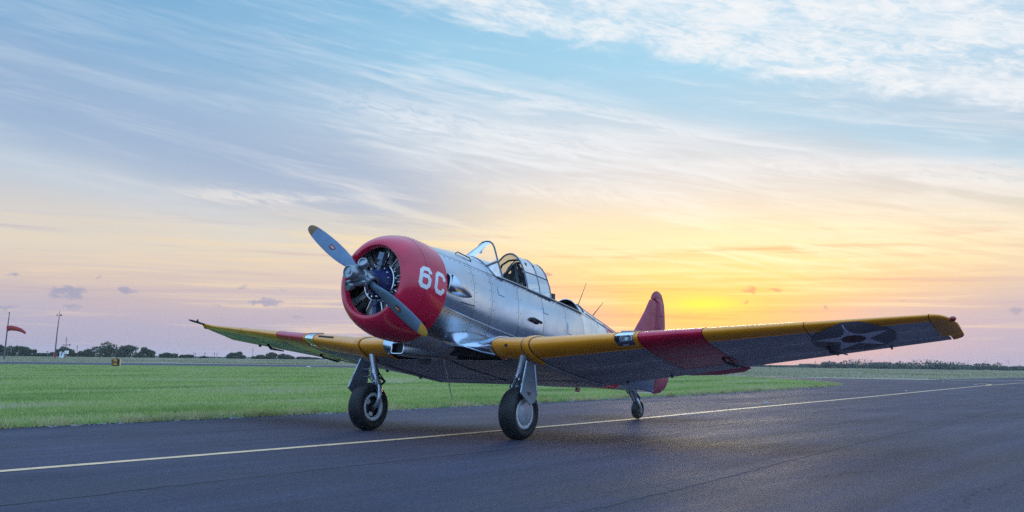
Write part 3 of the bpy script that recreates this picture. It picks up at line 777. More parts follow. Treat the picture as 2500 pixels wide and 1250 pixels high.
# ---- engine
mb = MB(); mb.lathe([(-.33, .215), (-.30, .21), (-.25, .19), (-.21, .155), (-.14, .13), (-.08, .11), (-.06, .07)], (0, 0, 0), (1, 0, 0), 40); ENG = part(mb, 'engine', 'navy')
mb = MB(); mb.lathe([(-.66, .62), (-.655, .05)], (0, 0, 0), (1, 0, 0), 40); sub(mb, 'engine_baffle', 'baffle', ENG)
cyl = None
def cyl_mb(a):
    mb = MB(); d = Vector(L(0, math.sin(a), math.cos(a))); c = Vector(L(.43, 0, 0)); prof = [(.20, .07)]
    for k in range(11):
        q = .235 + k * .024; prof += [(q, .082), (q + .001, .104), (q + .009, .104), (q + .010, .082)]
    prof += [(.50, .085), (.505, .112), (.56, .118), (.60, .095), (.615, .0)]
    mb.lathe(prof, c, d, 18); return mb
for k in range(9):
    a = 2 * math.pi * k / 9 + .02; sub(cyl_mb(a), 'cylinder', 'fin_metal', ENG)
    for da in (-.115, .115):
        aa = a + da; mb = MB(); p0 = Vector(L(.315, .235 * math.sin(a + da * 1.3), .235 * math.cos(a + da * 1.3))); p1 = Vector(L(.36, .60 * math.sin(aa), .60 * math.cos(aa)))
        mb.tube([p0, p1], .0135, 8); mb.tube([p0, p0 + (p1 - p0) * .08], .017, 8); sub(mb, 'pushrod_tube', 'chrome', ENG)
    for da in (-.10, .10):
        mb = MB(); aa = a + da; mb.box(L(.40, .575 * math.sin(aa), .575 * math.cos(aa)), (.075, .035, .03), Matrix.Rotation(-aa if True else 0, 3, 'X')); sub(mb, 'rocker_box', 'black', ENG)
mb = MB(); mb.tube([L(.285, .245 * math.sin(t), .245 * math.cos(t)) for t in np.linspace(0, 2 * math.pi, 41)], .015, 8, False)
for k in range(18):
    t = 2 * math.pi * k / 18; mb.tube([L(.285, .245 * math.sin(t), .245 * math.cos(t)), L(.30, .275 * math.sin(t), .275 * math.cos(t))], .011, 6)
sub(mb, 'ignition_ring', 'chrome', ENG)
mb = MB()
for k in range(16):
    t = 2 * math.pi * (k + .5) / 16; mb.lathe([(0, .011), (.018, .011), (.02, .0)], L(.235, .20 * math.sin(t), .20 * math.cos(t)), (1, 0, 0), 6)
tag(sub(mb, 'case_bolts', 'chrome', ENG), kind='stuff')
mb = MB(); a = .22; mb.tube([L(.21, .13 * math.sin(a), .13 * math.cos(a)), L(.215, .30 * math.sin(a), .30 * math.cos(a))], [.035, .04], 10); mb.box(L(.205, .33 * math.sin(a), .33 * math.cos(a)), (.04, .045, .05), Matrix.Rotation(-a, 3, 'X')); mb.tube([L(.21, .21 * math.sin(a), .21 * math.cos(a)), L(.212, .24 * math.sin(a), .24 * math.cos(a))], .055, 10)
sub(mb, 'propeller_governor', 'frame', ENG)
mb = MB(); mb.tube([L(.27, .0, -.26), L(.28, .01, -.47)], .035, 10); mb.lathe([(0, .05), (.03, .05), (.035, .03)], L(.26, 0, -.28), (1, 0, 0), 14); sub(mb, 'oil_sump', 'navy', ENG)

# ---- propeller
PH = R_(33.2257)
er = Vector((0, math.cos(PH), -math.sin(PH)))          # towards the lower left blade (y, z)
def blade_pts(sgn):
    """blade along sgn*er; leading edge on the upper side for the left blade (turning anticlockwise seen from the front)"""
    rad_ = er * sgn; tg = Vector((0, rad_.z * -1, rad_.y)) if True else None      # +90 deg in the y-z plane
    rows = []
    for r, c, th, be in ((.13, .095, .095, 70), (.20, .10, .085, 58), (.27, .125, .066, 50), (.36, .160, .05, 43), (.48, .190, .038, 36), (.62, .205, .030, 30), (.78, .208, .025, 26), (.94, .198, .021, 23), (1.08, .180, .018, 21), (1.20, .155, .015, 19), (1.28, .125, .012, 18), (1.33, .09, .009, 18), (1.352, .05, .006, 18), (1.358, .01, .002, 18)):
        b = R_(be); row = []; k = min(1, max(0, (r - .16) / .22))
        ch = Vector((math.sin(b), tg.y * math.cos(b), tg.z * math.cos(b)))         # x is forward here
        nn = Vector((math.cos(b), -tg.y * math.sin(b), -tg.z * math.sin(b)))
        for q in range(24):
            t = 2 * math.pi * q / 24; x = math.cos(t); yv = math.sin(t)
            camb = (1 - x * x) * .25 * k
            off_ = ch * (c / 2 * x + (.02 * c) * 0) + nn * (th / 2 * (yv * (1 - .35 * k * x) + camb * 2))
            p = rad_ * r + off_; row.append((p.x, p.y, p.z))
        rows.append((r, row))
    return rows
hubmb = MB()
hubmb.lathe([(-.10, .085), (-.03, .10), (.0, .105), (.05, .10), (.09, .09), (.10, .085)], (0, 0, 0), (1, 0, 0), 28)
for sg in (1, -1):
    hubmb.lathe([(.0, .10), (.10, .092), (.145, .088), (.15, .10), (.178, .10), (.182, .07)], (0, 0, 0), er * sg, 24)
PROP = part(hubmb, 'propeller', 'hub')
M['tip_shaded'] = mat('propeller_tip_shaded', (.20, .10, .035), .5, var=.35, vscale=12)  # upper blade's yellow tip paint darkened to brown, shade put into the colour
M['tip'] = mat('propeller_tip_yellow', (.50, .24, .02), .4, var=.2, vscale=10)
for sg in (1, -1):
    rows = blade_pts(sg); mb = MB(); n = 24; vs = [p for _, row in rows for p in row]; fs, mi = [], []
    # extra ring for a clean paint edge at the tip
    mb.add(vs, []); mb.f = []; mb.mi = []
    for i in range(len(rows) - 1):
        for k in range(n):
            mb.f.append((i * n + k, i * n + (k + 1) % n, (i + 1) * n + (k + 1) % n, (i + 1) * n + k)); mb.mi.append(1 if rows[i][0] >= 1.19 else 0)
    sub(mb, 'propeller_blade', ['prop', 'tip' if sg > 0 else 'tip_shaded'], PROP, True, 60)
    # maker's oval on each blade: dark red oval with black rim and a pale dash
    r0 = .76; b = R_(26); rad_ = er * sg; tg = Vector((0, -rad_.z, rad_.y)); ch = Vector((math.sin(b), tg.y * math.cos(b), tg.z * math.cos(b))); nn = Vector((math.cos(b), -tg.y * math.sin(b), -tg.z * math.sin(b)))
    mb = MB()
    for mi_, (ra, rb, h_) in enumerate(((.062, .040, .022), (.052, .031, .0235))):
        mb.m = mi_; c0 = rad_ * r0 + nn * (h_ - .0005); vs = [c0] + [c0 + rad_ * ra * math.cos(t) + ch * rb * math.sin(t) - nn * (.004 * math.sin(t) ** 2) for t in np.linspace(0, 2 * math.pi, 29)[:-1]]
        mb.add(vs, [(0, 1 + k, 1 + (k + 1) % 28) for k in range(28)])
    mb.m = 2; c0 = rad_ * r0 + nn * .0245
    for o_ in (-.022, .012):
        mb.add([c0 + rad_ * (o_ + x_) + ch * y_ for x_, y_ in ((-.016, -.004), (.016, .000), (.016, .008), (-.016, .004))], [(0, 1, 2, 3)])
    sub(mb, 'blade_emblem', ['black', 'redglass', 'white'], PROP, False)
mb = MB(); mb.lathe([(.06, .088), (.16, .088), (.17, .094), (.27, .094), (.285, .088), (.315, .084), (.318, .072), (.300, .070), (.298, .03), (.310, .028), (.312, .0)], (0, 0, 0), (1, 0, 0), 32); sub(mb, 'propeller_dome', 'hub', PROP)
pp_ = Vector((0, -er.z, er.y))                           # perpendicular in the disc: up to the left
for sg in (1, -1):
    c0 = er * (-.05 * sg) * 1.0 + pp_ * (.0) + Vector((.13, 0, 0))
    rad_ = er * sg; tg = Vector((0, -rad_.z, rad_.y))
    c1 = Vector((.155, 0, 0)) - rad_ * (.0) + tg * (-.165) * 1.0
    mb = MB(); mb.tube([rad_ * .13 + Vector((.05, 0, 0)), rad_ * .09 + tg * -.07 + Vector((.12, 0, 0)), c1], [.03, .032, .03], 8)
    ax = (tg * -.45 + Vector((.85, 0, 0))).normalized(); mb.lathe([(-.045, .0), (-.045, .062), (-.02, .066), (.03, .066), (.04, .06), (.04, .048), (.022, .045), (.022, 0)], c1, ax, 20); sub(mb, 'counterweight', 'hub', PROP)

# ---- wings
WP = dict(s0=1.583, z0=-.556, t0=3.796, zt0=-.764, s1=2.617, z1=-.041, t1=3.514, zt1=-.172, k0=.153, k1=.106, y0=1.47, y1=6.05, yt=6.22)
def wsec(y):
    w = max(0, (abs(y) - WP['y0']) / (WP['y1'] - WP['y0'])); f = lambda a, b: WP[a] + (WP[b] - WP[a]) * w
    sl, zl, st, zt, tk = f('s0', 's1'), f('z0', 'z1'), f('t0', 't1'), f('zt0', 'zt1'), f('k0', 'k1')
    if abs(y) > WP['yt']:
        q = min(1, (abs(y) - WP['yt']) / .225); c = st - sl; kf = max(0.02, 1 - q ** 2.4) ** .5
        sl2 = sl + c * .50 * (1 - kf); st2 = st - c * .10 * (1 - kf) ** 2; zm = zl + (zt - zl) * .3
        zl = zl + (zm - zl) * (1 - kf); zt = zt + (zm - zt) * (1 - kf) * .4
        tk = tk * (.25 + .75 * kf); sl, st = sl2, st2
    return sl, zl, st, zt, tk
def wing_pt(y, q, off=0.0):
    """q in -1..1: 1 = trailing edge over the top, -1 = underneath"""
    sl, zl, st, zt, tk = wsec(y); x = q * q; c = math.hypot(st - sl, zt - zl)
    yt = 5 * tk * (.2969 * math.sqrt(x) - .126 * x - .3516 * x * x + .2843 * x ** 3 - .1036 * x ** 4); m, p = .02, .4
    yc = m / p ** 2 * (2 * p * x - x * x) if x < p else m / (1 - p) ** 2 * ((1 - 2 * p) + 2 * p * x - x * x)
    yt = max(yt - off, .0005)
    xx = x + (off / c * 1.0) * (1 - abs(q)) ** 3
    return (sl + (st - sl) * xx, y, zl + (zt - zl) * xx + c * yc * 1.0 + (c * yt if q >= 0 else -c * yt))
def wgrid(y0, y1, q0, q1, side, ny=None, nq=None, off=0.0, gap=.004, gq=.0):
    ny = ny or max(3, int(abs(y1 - y0) / .25) + 2); nq = nq or max(4, int(abs(q1 - q0) * 22) + 2); rows = []
    for i in range(ny):
        y = y0 + gap + (y1 - y0 - 2 * gap) * i / (ny - 1)
        rows.append([(lambda p: L(p[0], side * p[1], p[2]))(wing_pt(y, q0 + gq + (q1 - q0 - 2 * gq) * j / (nq - 1), off)) for j in range(nq)])
    return rows
QL, QU, QA = -.36, .5, .885
for side in (1, -1):
    mb = MB()
    for y0, y1, q0, q1 in ((1.47, 2.615, -QA, QA), (2.615, 2.89, -QA, -.30), (2.615, 2.89, .33, QA), (2.89, 6.20, -QA, QA)): mb.grid(wgrid(y0, y1, q0, q1, side, None, 40, .010, 0), flip=side > 0)
    for y in (2.613, 2.892): mb.add([L(p[0], side * p[1], p[2]) for p in (wing_pt(y, q, .010) for q in np.linspace(-.5, .5, 21))], [tuple(range(21))])
    mb.grid([[(lambda p: L(p[0], side * p[1], p[2]))(wing_pt(y, q, .012)) for q in (-QA, QA)] for y in np.linspace(1.47, 6.20, 10)])
    WING = part(mb, 'wing', 'dark'); WING['label'] = 'left wing with star insignia under it' if side > 0 else 'right wing carrying the pitot tube'
    def wp(name, m, y0, y1, q0, q1, **k):
        b = MB(); b.grid(wgrid(y0, y1, q0, q1, side, **k), .0025, flip=side > 0); return sub(b, name, m, WING)
    ys = [(1.50, 2.62, 'yellow', 'under'), (2.62, 2.885, None, 'under'), (2.885, 2.93, 'yellow', 'under'), (2.93, 3.71, 'red', 'red'), (3.71, 4.88, 'yellow', 'under'), (4.88, 6.22, 'yellow', 'under')]
    for y0, y1, mt, mu in ys:
        if mt: wp('wing_panel', mt, y0, y1, QL, QA, gq=.001, nq=44)
        else:
            wp('wing_panel', 'yellow', y0, y1, QL, -.27); wp('wing_panel', 'yellow', y0, y1, .30, QA)
        wp('wing_panel', mu, y0, y1, -.66, QL, gq=.001); wp('wing_panel', mu, y0, y1, -QA, -.66, gq=.001)
    # landing light behind its clear cover
    wp('light_cover', 'glass3', 2.625, 2.88, -.27, .30)
    b = MB()
    for g_ in ((2.615, 2.635), (2.87, 2.89)): b.grid(wgrid(*g_, -.28, .31, side, off=-.0015, gap=0), .004, flip=side > 0)
    sub(b, 'light_cover_frame', 'yellow', WING)
    c0 = wsec(2.75); b = MB()
    b.box(L(c0[0] + .17, side * 2.7525, c0[1] + .02), (.02, .125, .09)); sub(b, 'light_recess', 'door', WING, False)
    b = MB(); dirv = Vector(L(-1, .1 * side, -.15)); b.lathe([(-.045, .0), (-.03, .045), (.0, .072), (.025, .084), (.034, .088), (.036, .082)], L(c0[0] + .12, side * 2.73, c0[1] - .005), dirv, 24); sub(b, 'landing_lamp', 'chrome', WING)
    b = MB(); b.lathe([(-.03, .026), (.0, .024), (.008, .0)], L(c0[0] + .11, side * 2.73, c0[1] - .005), dirv, 12); sub(b, 'lamp_bulb', 'white', WING)
    # aileron, outer flap, tip
    def flapmb(y0, y1, droop=0):
        b = MB(); rows = []
        for y in np.linspace(y0 + .006, y1 - .006, 14):
            row = []
            for q in list(np.linspace(-.995, -QA - .012, 5)) + list(np.linspace(QA + .012, .995, 5)):
                p = wing_pt(y, q); row.append(L(p[0], side * p[1], p[2]))
            row.append(row[0]); rows.append(row)
        b.grid(rows, flip=side > 0)
        for e in (0, -1): b.add(rows[e][:-1], [tuple(range(10))])
        return b
    sub(flapmb(3.55, 6.30), 'aileron', 'under', WING); sub(flapmb(1.5, 3.55), 'flap', 'under', WING)
    b = MB(); rows = []
    for y in [6.225 + .218 * (1 - (1 - k / 13) ** 1.7) for k in range(14)]:
        rows.append([(lambda p: L(p[0], side * p[1], p[2]))(wing_pt(y, q)) for q in np.linspace(-QA - .004, QA + .004, 45)])
    b.grid(rows, .004, flip=side > 0); b.add(rows[-1], [tuple(range(45))])
    for q0, q1 in ((-1, -QA), (QA, 1)): b.grid([[(lambda p: L(p[0], side * p[1], p[2]))(wing_pt(y, q)) for q in np.linspace(q0, q1, 5)] for y in np.linspace(6.312, 6.443, 8)], .004, flip=side > 0)
    b.add([L(p[0], side * p[1], p[2]) for p in (wing_pt(6.312, q) for q in (-1, -.94, -QA, QA, .94, 1))], [(0, 1, 2, 3, 4, 5)]); sub(b, 'wing_tip', 'yellow', WING)
    b = MB(); tp = wing_pt(6.40, -.2); b.lathe([(-.05, .022), (.0, .030), (.03, .028), (.05, .014), (.055, 0)], L(tp[0] + .03, side * 6.425, tp[2] + .015), L(-.5, side * .8, 0), 14); sub(b, 'navigation_light', 'redglass' if side > 0 else 'frame', WING)
    # hinge bracket and balance under the aileron, small hinge lugs
    for y, sz in ((4.95, 1.0), (3.6, .6)):
        b = MB(); p = wing_pt(y, -.82); p2 = wing_pt(y, -.95)
        b.tube([L(p[0] - .12, side * y, p[2]), L(p[0] - .02, side * y, p[2] - .06 * sz), L(p2[0], side * y, p2[2] - .03 * sz)], [.02, .022 * sz, .012], 6)
        b.tube([L(p[0] - .02, side * (y + .03), p[2] - .05 * sz), L(p2[0] + .05, side * (y + .10), p2[2] - .02)], .008, 6); sub(b, 'aileron_hinge', 'black', WING)
    for y in (1.9, 2.6, 5.6):
        b = MB(); p = wing_pt(y, -.97); b.box(L(p[0], side * y, p[2] - .012), (.03, .007, .022)); sub(b, 'hinge_lug', 'black', WING, False)
    # bulging joint fairing where the outer wing bolts on
    for (q0, q1, m) in ((-.46, .55, 'yellow'), (-.97, -.46, 'under'), (.55, .97, 'yellow')):
        b = MB(); rows = []
        for k, (dy, h_) in enumerate(((-.052, -.002), (-.046, .014), (-.028, .024), (0, .028), (.028, .024), (.046, .014), (.052, -.002))):
            row = []
            for q in np.linspace(q0, q1, 30):
                p = Vector(wing_pt(1.47 + dy, q)); c_ = Vector(wing_pt(1.47, 0.62)); c_ = Vector((1.9 + .8 * q * q, 0, p.z * 0 + WP['z0'] - .03))
                d = Vector((p.x - c_.x, 0, p.z - c_.z)); d = Vector((0, 0, 1 if q > 0 else -1)) if abs(q) > .45 else d
                d.normalize(); p = p + d * h_; row.append(L(p.x, side * p.y, p.z))
            rows.append(row)
        b.grid(rows, flip=side > 0); sub(b, 'joint_fairing', m, WING)
    for dy in (-.057, .057):
        b = MB(); b.tube([L(p[0], side * p[1], p[2]) for p in (wing_pt(1.47 + dy, q) for q in np.linspace(-.95, .8, 60))], .0075, 5); sub(b, 'joint_gap', 'black', WING)
    if side > 0:                                           # star insignia under the left wing
        def under(s, y, o):
            sl, zl, st, zt, tk = wsec(y); q = -math.sqrt(max(1e-4, min(.999, (s - sl) / (st - sl)))); p = wing_pt(y, q, -o); return L(p[0], y, p[2])
        sc_, yc_ = 2.93, 5.30
        b = MB(); rr = np.linspace(0.001, .485, 7); b.grid([[under(sc_ + r * math.cos(t), yc_ + r * math.sin(t), .010) for t in np.linspace(0, 2 * math.pi, 49)] for r in rr]); sub(b, 'insignia_disc', 'insig', WING)
        b = MB(); rows = []
        for k in range(11):
            t = math.pi * k / 5 + math.pi; r = .47 if k % 2 == 0 else .182
            rows.append([under(sc_ + r * f * math.cos(t), yc_ + r * f * math.sin(t), .0125) for f in np.linspace(.001, 1, 9)])
        b.grid(rows); sub(b, 'insignia_star', 'starwhite', WING, False)
        b = MB(); b.grid([[under(sc_ + r * math.cos(t), yc_ + r * math.sin(t), .015) for t in np.linspace(0, 2 * math.pi, 33)] for r in (.001, .07, .142)]); sub(b, 'insignia_centre', 'maroon', WING)
        for s_, y_ in ((2.05, 1.95), (2.02, 2.18)):
            b = MB(); b.lathe([(0, .022), (.008, .018), (.010, 0)], under(s_, y_, .001), L(0, 0, -1), 10); sub(b, 'inspection_cap', 'chrome', WING)
    else:                                                  # pitot mast and gun-camera style slot on the right wing
        b = MB(); p = wing_pt(6.0, 0.0)
        b.tube([L(p[0] + .1, -6.0, p[2] + .0), L(p[0] - .12, -6.0, p[2] + .0)], [.026, .018], 10); sub(b, 'pitot_boom', 'yellow', WING)
        b = MB(); b.tube([L(p[0] - .12, -6.0, p[2]), L(p[0] - .40, -6.0, p[2] + .01), L(p[0] - .47, -6.0, p[2] + .012)], [.018, .018, .008], 10)
        b.tube([L(p[0] - .26, -6.0, p[2] + .01), L(p[0] - .29, -6.0, p[2] + .045), L(p[0] - .27, -6.0, p[2] + .065)], [.018, .014, .006], 8); sub(b, 'pitot_head', 'black', WING)
        b = MB(); a0 = wing_pt(2.15, .12); a1 = wing_pt(2.52, .12); b.tube([L(a0[0] - .01, -2.12, a0[2] + .0), L(a1[0] - .01, -2.5, a1[2] + .0)], .016, 6); sub(b, 'stall_strip', 'black', WING)
        for y in (3.3, 4.4):
            pass

# centre section between the joints
mb = MB(); mb.grid([[(lambda p: L(*p))(wing_pt(y, q, .008)) for q in np.linspace(-1, 1, 46)] for y in np.linspace(-1.47, 1.47, 5)], flip=True); CTR = part(mb, 'wing_centre_section', 'dark')
for side in (1, -1):
    def wp2(m, y0, y1, q0, q1, nm='wing_panel'):
        b = MB(); b.grid(wgrid(y0, y1, q0, q1, side), .0025, flip=side > 0); return sub(b, nm, m, CTR)
    wp2('yellow', .93, 1.46, -.40, .5); wp2('yellow', .5, 1.46, .5, .97); wp2('under', .02, .93, -.88, -.40); wp2('under', .93, 1.46, -.88, -.40)
    b = MB(); b.grid(wgrid(.02, 1.46, -.995, -.885, side, off=-.004), .006, flip=side > 0); sub(b, 'centre_flap', 'under', CTR)
    # swollen silver leading edge that houses the wheel, faired into the fuselage
    lip = [(.177, 1.372, -.658, 0), (.25, 1.365, -.640, 0), (.36, 1.37, -.622, 0), (.48, 1.395, -.615, 0), (.62, 1.44, -.622, 0), (.77, 1.51, -.637, 0), (.90, 1.585, -.648, 0), (.95, 1.62, -.655, 0)]
    JC = [(1.36, .180, -.650), (1.285, .315, -.575), (1.25, .40, -.515), (1.33, .462, -.452), (1.50, .484, -.405), (1.78, .485, -.370), (2.16, .47, -.355), (2.45, .50, -.35)]
    rows = []
    for (y, s, z, _), J in zip(lip, JC):
        k = sm(y, .2, .5); k2 = sm(y, .6, .95)
        P0 = np.array([s, y, z]); P3 = np.array(J); P1 = P0 + np.array([-.028 * k, -.02 * k, .062 * k]) + (P3 - P0) * .33 * (1 - k)
        P2 = np.array([P3[0] * .62 + s * .38, P3[1] + (y - P3[1]) * (.22 + .25 * k2), z + (P3[2] - z) * (.36 + .34 * k2)]); row = []
        for t in np.linspace(0, 1, 18): row.append(((1 - t) ** 3 * P0 + 3 * t * (1 - t) ** 2 * P1 + 3 * t * t * (1 - t) * P2 + t ** 3 * P3))
        if k2 > 0:
            wr = [np.array(wing_pt(y, q, -.007)) for q in np.linspace(-.24, .46, 12)]; e0 = wr[-1]
            wr += [e0 + (P3 + np.array([.12, 0, 0]) - e0) * f + np.array([0, 0, -.02 * math.sin(math.pi * f)]) for f in np.linspace(1 / 6, 1, 6)]
            row = [p * (1 - k2) + w_ * k2 for p, w_ in zip(row, wr)]
        rows.append(row)
    G_ = np.array(rows); G2 = []                            # refine along the span with a smooth curve
    from numpy import interp as _ip
    for t in np.linspace(0, len(rows) - 1, 29):
        i0 = min(int(t), len(rows) - 2); f = t - i0; p0, p1, p2, p3 = G_[max(i0 - 1, 0)], G_[i0], G_[i0 + 1], G_[min(i0 + 2, len(rows) - 1)]
        G2.append(.5 * (2 * p1 + (p2 - p0) * f + (2 * p0 - 5 * p1 + 4 * p2 - p3) * f * f + (3 * p1 - p0 - 3 * p2 + p3) * f ** 3))
    b = MB(); b.grid([[L(p[0], side * p[1], p[2]) for p in row] for row in G2], .01, flip=side < 0); sub(b, 'wheel_fairing', 'alu', CTR)
    # fillet between wing top and fuselage side
    b = MB(); rows = []
    for s in np.linspace(2.2, 3.85, 18):
        a = np.array(fus(s, t_at(s, -.36 - .03 * (s - 2.2)))); a[1] += .004
        x = min(.99, max(.02, (s - 1.583) / (3.796 - 1.583))); w_ = np.array(wing_pt(.94 - .12 * sm(s, 2.4, 3.85), math.sqrt(x))); w_[2] += .004; m_ = np.array([s, a[1] + .04, w_[2] + .02])
        rows.append([L(*(np.array([1, side, 1]) * ((1 - t) ** 2 * a + 2 * t * (1 - t) * m_ + t * t * w_))) for t in np.linspace(0, 1, 9)])
    b.grid(rows, .006, flip=side < 0); sub(b, 'wing_root_fillet', 'alu', CTR)
    # open wheel well: dark cavity behind the lip
    b = MB(); well = [L(p[0][0] + .006, side * p[0][1], p[0][2] + .01) for p in G2]; back = [L(p[0][0] + .34, side * p[0][1], -.70) for p in G2]
    b.grid([well, [((p[0] + q[0]) / 2, p[1], p[2] + .10) for p, q in zip(well, back)], back]); sub(b, 'wheel_well', 'dark', CTR)
    b = MB(); b.tube([L(p[0][0] - .002, side * p[0][1], p[0][2] - .003) for p in G2], .009, 6); sub(b, 'well_lip', 'alu', CTR)
    # perforated flap-hinge gussets hanging at the rear of the wells
    for y in ((.32, 1.06) if side < 0 else (1.06,)):
        b = MB(); b.add([L(1.80, side * (y - .10), -.715), L(1.80, side * (y + .16), -.715), L(1.84, side * (y + .14), -.80), L(1.84, side * (y - .05), -.80)], [(0, 1, 2, 3)])
        b.add([L(1.805, side * (y - .10), -.715), L(1.805, side * (y + .16), -.715), L(1.845, side * (y + .14), -.80), L(1.845, side * (y - .05), -.80)], [(3, 2, 1, 0)]); sub(b, 'well_plate', 'plate', CTR, False)
b = MB(); b.lathe([(0, .022), (.006, .020), (.008, 0)], L(1.575, 1.18, -.575), L(-1, 0, 0), 14); sub(b, 'gun_camera_port', 'dark', CTR)
b = MB(); b.lathe([(0, .02), (.02, .018), (.03, 0)], L(1.74, 1.10, -.725), L(0, 0, -1), 12); sub(b, 'marker_lens', 'redglass', CTR)

# chin: oil cooler scoop under the cowling
def rrect(s, yc, zc, hy, hz, n=20, e=.35):
    out = []
    for k in range(n):
        t = 2 * math.pi * k / n; c, s_ = math.cos(t), math.sin(t)
        out.append(L(s, yc + hy * (abs(c) ** e) * (1 if c > 0 else -1), zc + hz * (abs(s_) ** e) * (1 if s_ > 0 else -1)))
    return out
mb = MB(); rows = [rrect(1.02, -.165, -.725, .098, .066), rrect(1.0, -.165, -.725, .102, .070), rrect(1.03, -.165, -.722, .112, .078), rrect(1.2, -.165, -.70, .16, .10), rrect(1.5, -.16, -.67, .22, .10), rrect(1.85, -.15, -.64, .25, .09)]
rows = [r + [r[0]] for r in rows]; mb.grid(rows); SCOOP = part(mb, 'oil_cooler_scoop', 'alu2')
mb = MB(); mb.add(rrect(1.06, -.165, -.725, .10, .068), [tuple(range(20))]); sub(mb, 'scoop_mouth', 'dark', SCOOP, False)
mb = MB(); mb.tube(rrect(.998, -.165, -.725, .105, .073) + [rrect(.998, -.165, -.725, .105, .073)[0]], .009, 6); sub(mb, 'scoop_lip', 'chrome', SCOOP)
mb = MB(); mb.tube([L(1.80, 0, -.72), L(1.90, 0, -.90), L(2.09, 0, -1.24)], [.016, .010, .004], 8); part(mb, 'belly_antenna', 'steel')
mb = MB(); mb.lathe([(0, .045), (.055, .045), (.062, .038), (.064, 0)], L(5.42, 0, -.575), L(0, 0, -1), 16); part(mb, 'belly_beacon', 'redglass')

# ---- windscreen
def arch(prof, s0, s1, n=25):
    """canopy bow from the right foot over the crown to the left foot; prof = (y, z) down from the crown"""
    P = np.array(prof); P = np.concatenate([P[::-1] * [-1, 1], P[1:]]); d = np.concatenate([[0], np.cumsum(np.hypot(*np.diff(P, axis=0).T))])
    for _ in range(4):                                     # round the corners off
        Q = [P[0]]
        for u_, v_ in zip(P[:-1], P[1:]): Q += [u_ * .75 + v_ * .25, u_ * .25 + v_ * .75]
        P = np.array(Q + [P[-1]])
    d = np.concatenate([[0], np.cumsum(np.hypot(*np.diff(P, axis=0).T))]); t = np.linspace(0, d[-1], n)
    y, z = np.interp(t, d, P[:, 0]), np.interp(t, d, P[:, 1]); f = (z - z.min()) / (z.max() - z.min())
    return [np.array([s0 + (s1 - s0) * f[k], y[k], z[k]]) for k in range(n)]
A = arch([(0, 1.148), (.085, 1.132), (.145, 1.07), (.205, .94), (.255, .83), (.31, .715), (.405, .54)], 2.44, 2.47)
def base_curve(k, n=25):
    f = k / (n - 1) * 2 - 1; y = .43 * math.sin(f * math.pi / 2); s = 2.06 + .38 * abs(f) ** 2.6
    z = float(fi(FZ, s) + fi(FU, s) * math.sqrt(max(0, 1 - (y / float(fi(FW, s))) ** 2))); return np.array([s, y, max(z, RAIL)])
B = [base_curve(k) for k in range(25)]
fr = MB(); fr.tube([L(*p) for p in A], .013, 8); fr.tube([L(*p) for p in B], .010, 8)
for k in (19,):
    pass
for sd in (1, -1):
    i = 18 if sd > 0 else 6; j = 19 if sd > 0 else 5
    fr.tube([L(*A[j]), L(*(A[j] * .5 + B[i] * .5 + np.array([0, .01 * sd, .01]))), L(*B[i])], .017, 8)
WSC = part(fr, 'windscreen', 'frame')
mb = MB(); mb.grid([[L(*(A[k] * t + B[k] * (1 - t))) for k in range(6, 19)] for t in np.linspace(0, 1, 4)]); sub(mb, 'front_pane', 'glass', WSC)
for sd in (1, -1):
    ks = range(18, 25) if sd > 0 else range(0, 7)
    mb = MB(); mb.grid([[L(*(A[k] * t + B[k] * (1 - t))) for k in ks] for t in np.linspace(0, 1, 4)]); sub(mb, 'side_pane', 'glass', WSC)
mb = MB(); mb.lathe([(-.012, .0), (-.012, .032), (.008, .036), (.014, .03), (.014, 0)], L(2.33, .02, .955), L(.6, .4, 0), 18); mb.tube([L(2.33, .02, .955), L(2.45, 0, 1.06)], .006, 6); sub(mb, 'rear_view_mirror', 'steel', WSC)

# ---- sliding canopy pushed aft
C0 = arch([(0, 1.122), (.09, 1.10), (.155, 1.04), (.225, .965), (.295, .84), (.355, .695), (.405, .54)], 3.085, 3.09)
C1 = arch([(0, 1.12), (.11, 1.10), (.19, 1.035), (.255, .95), (.31, .84), (.365, .70), (.405, .54)], 3.43, 3.41)
C2 = arch([(0, 1.10), (.12, 1.085), (.205, 1.025), (.268, .94), (.318, .84), (.37, .70), (.40, .54)], 3.755, 3.68)
fr = MB()
for c, r in ((C0, .014), (C1, .008), (C2, .011)): fr.tube([L(*p) for p in c], r, 8)
for k in (5, 19): fr.tube([L(*C0[k]), L(*C1[k]), L(*C2[k])], .009, 8)
for k in (0, 24): fr.tube([L(*C0[k]), L(*C2[k])], .018, 8)
CAN = part(fr, 'canopy', 'frame')
def cpane(a, b, ks, m, nm):
    mb = MB(); mb.grid([[L(*(a[k] * (1 - t) + b[k] * t)) for k in ks] for t in np.linspace(0, 1, 4)], .002); sub(mb, nm, m, CAN)
M['topglass'] = glass_mat('hazy_top_perspex', (.66, .74, .80), .16, 1.4)
for a, b in ((C0, C1), (C1, C2)):
    cpane(a, b, range(19, 25), 'glass2', 'side_pane'); cpane(a, b, range(0, 6), 'glass2', 'side_pane'); cpane(a, b, range(5, 20), 'topglass', 'roof_pane')

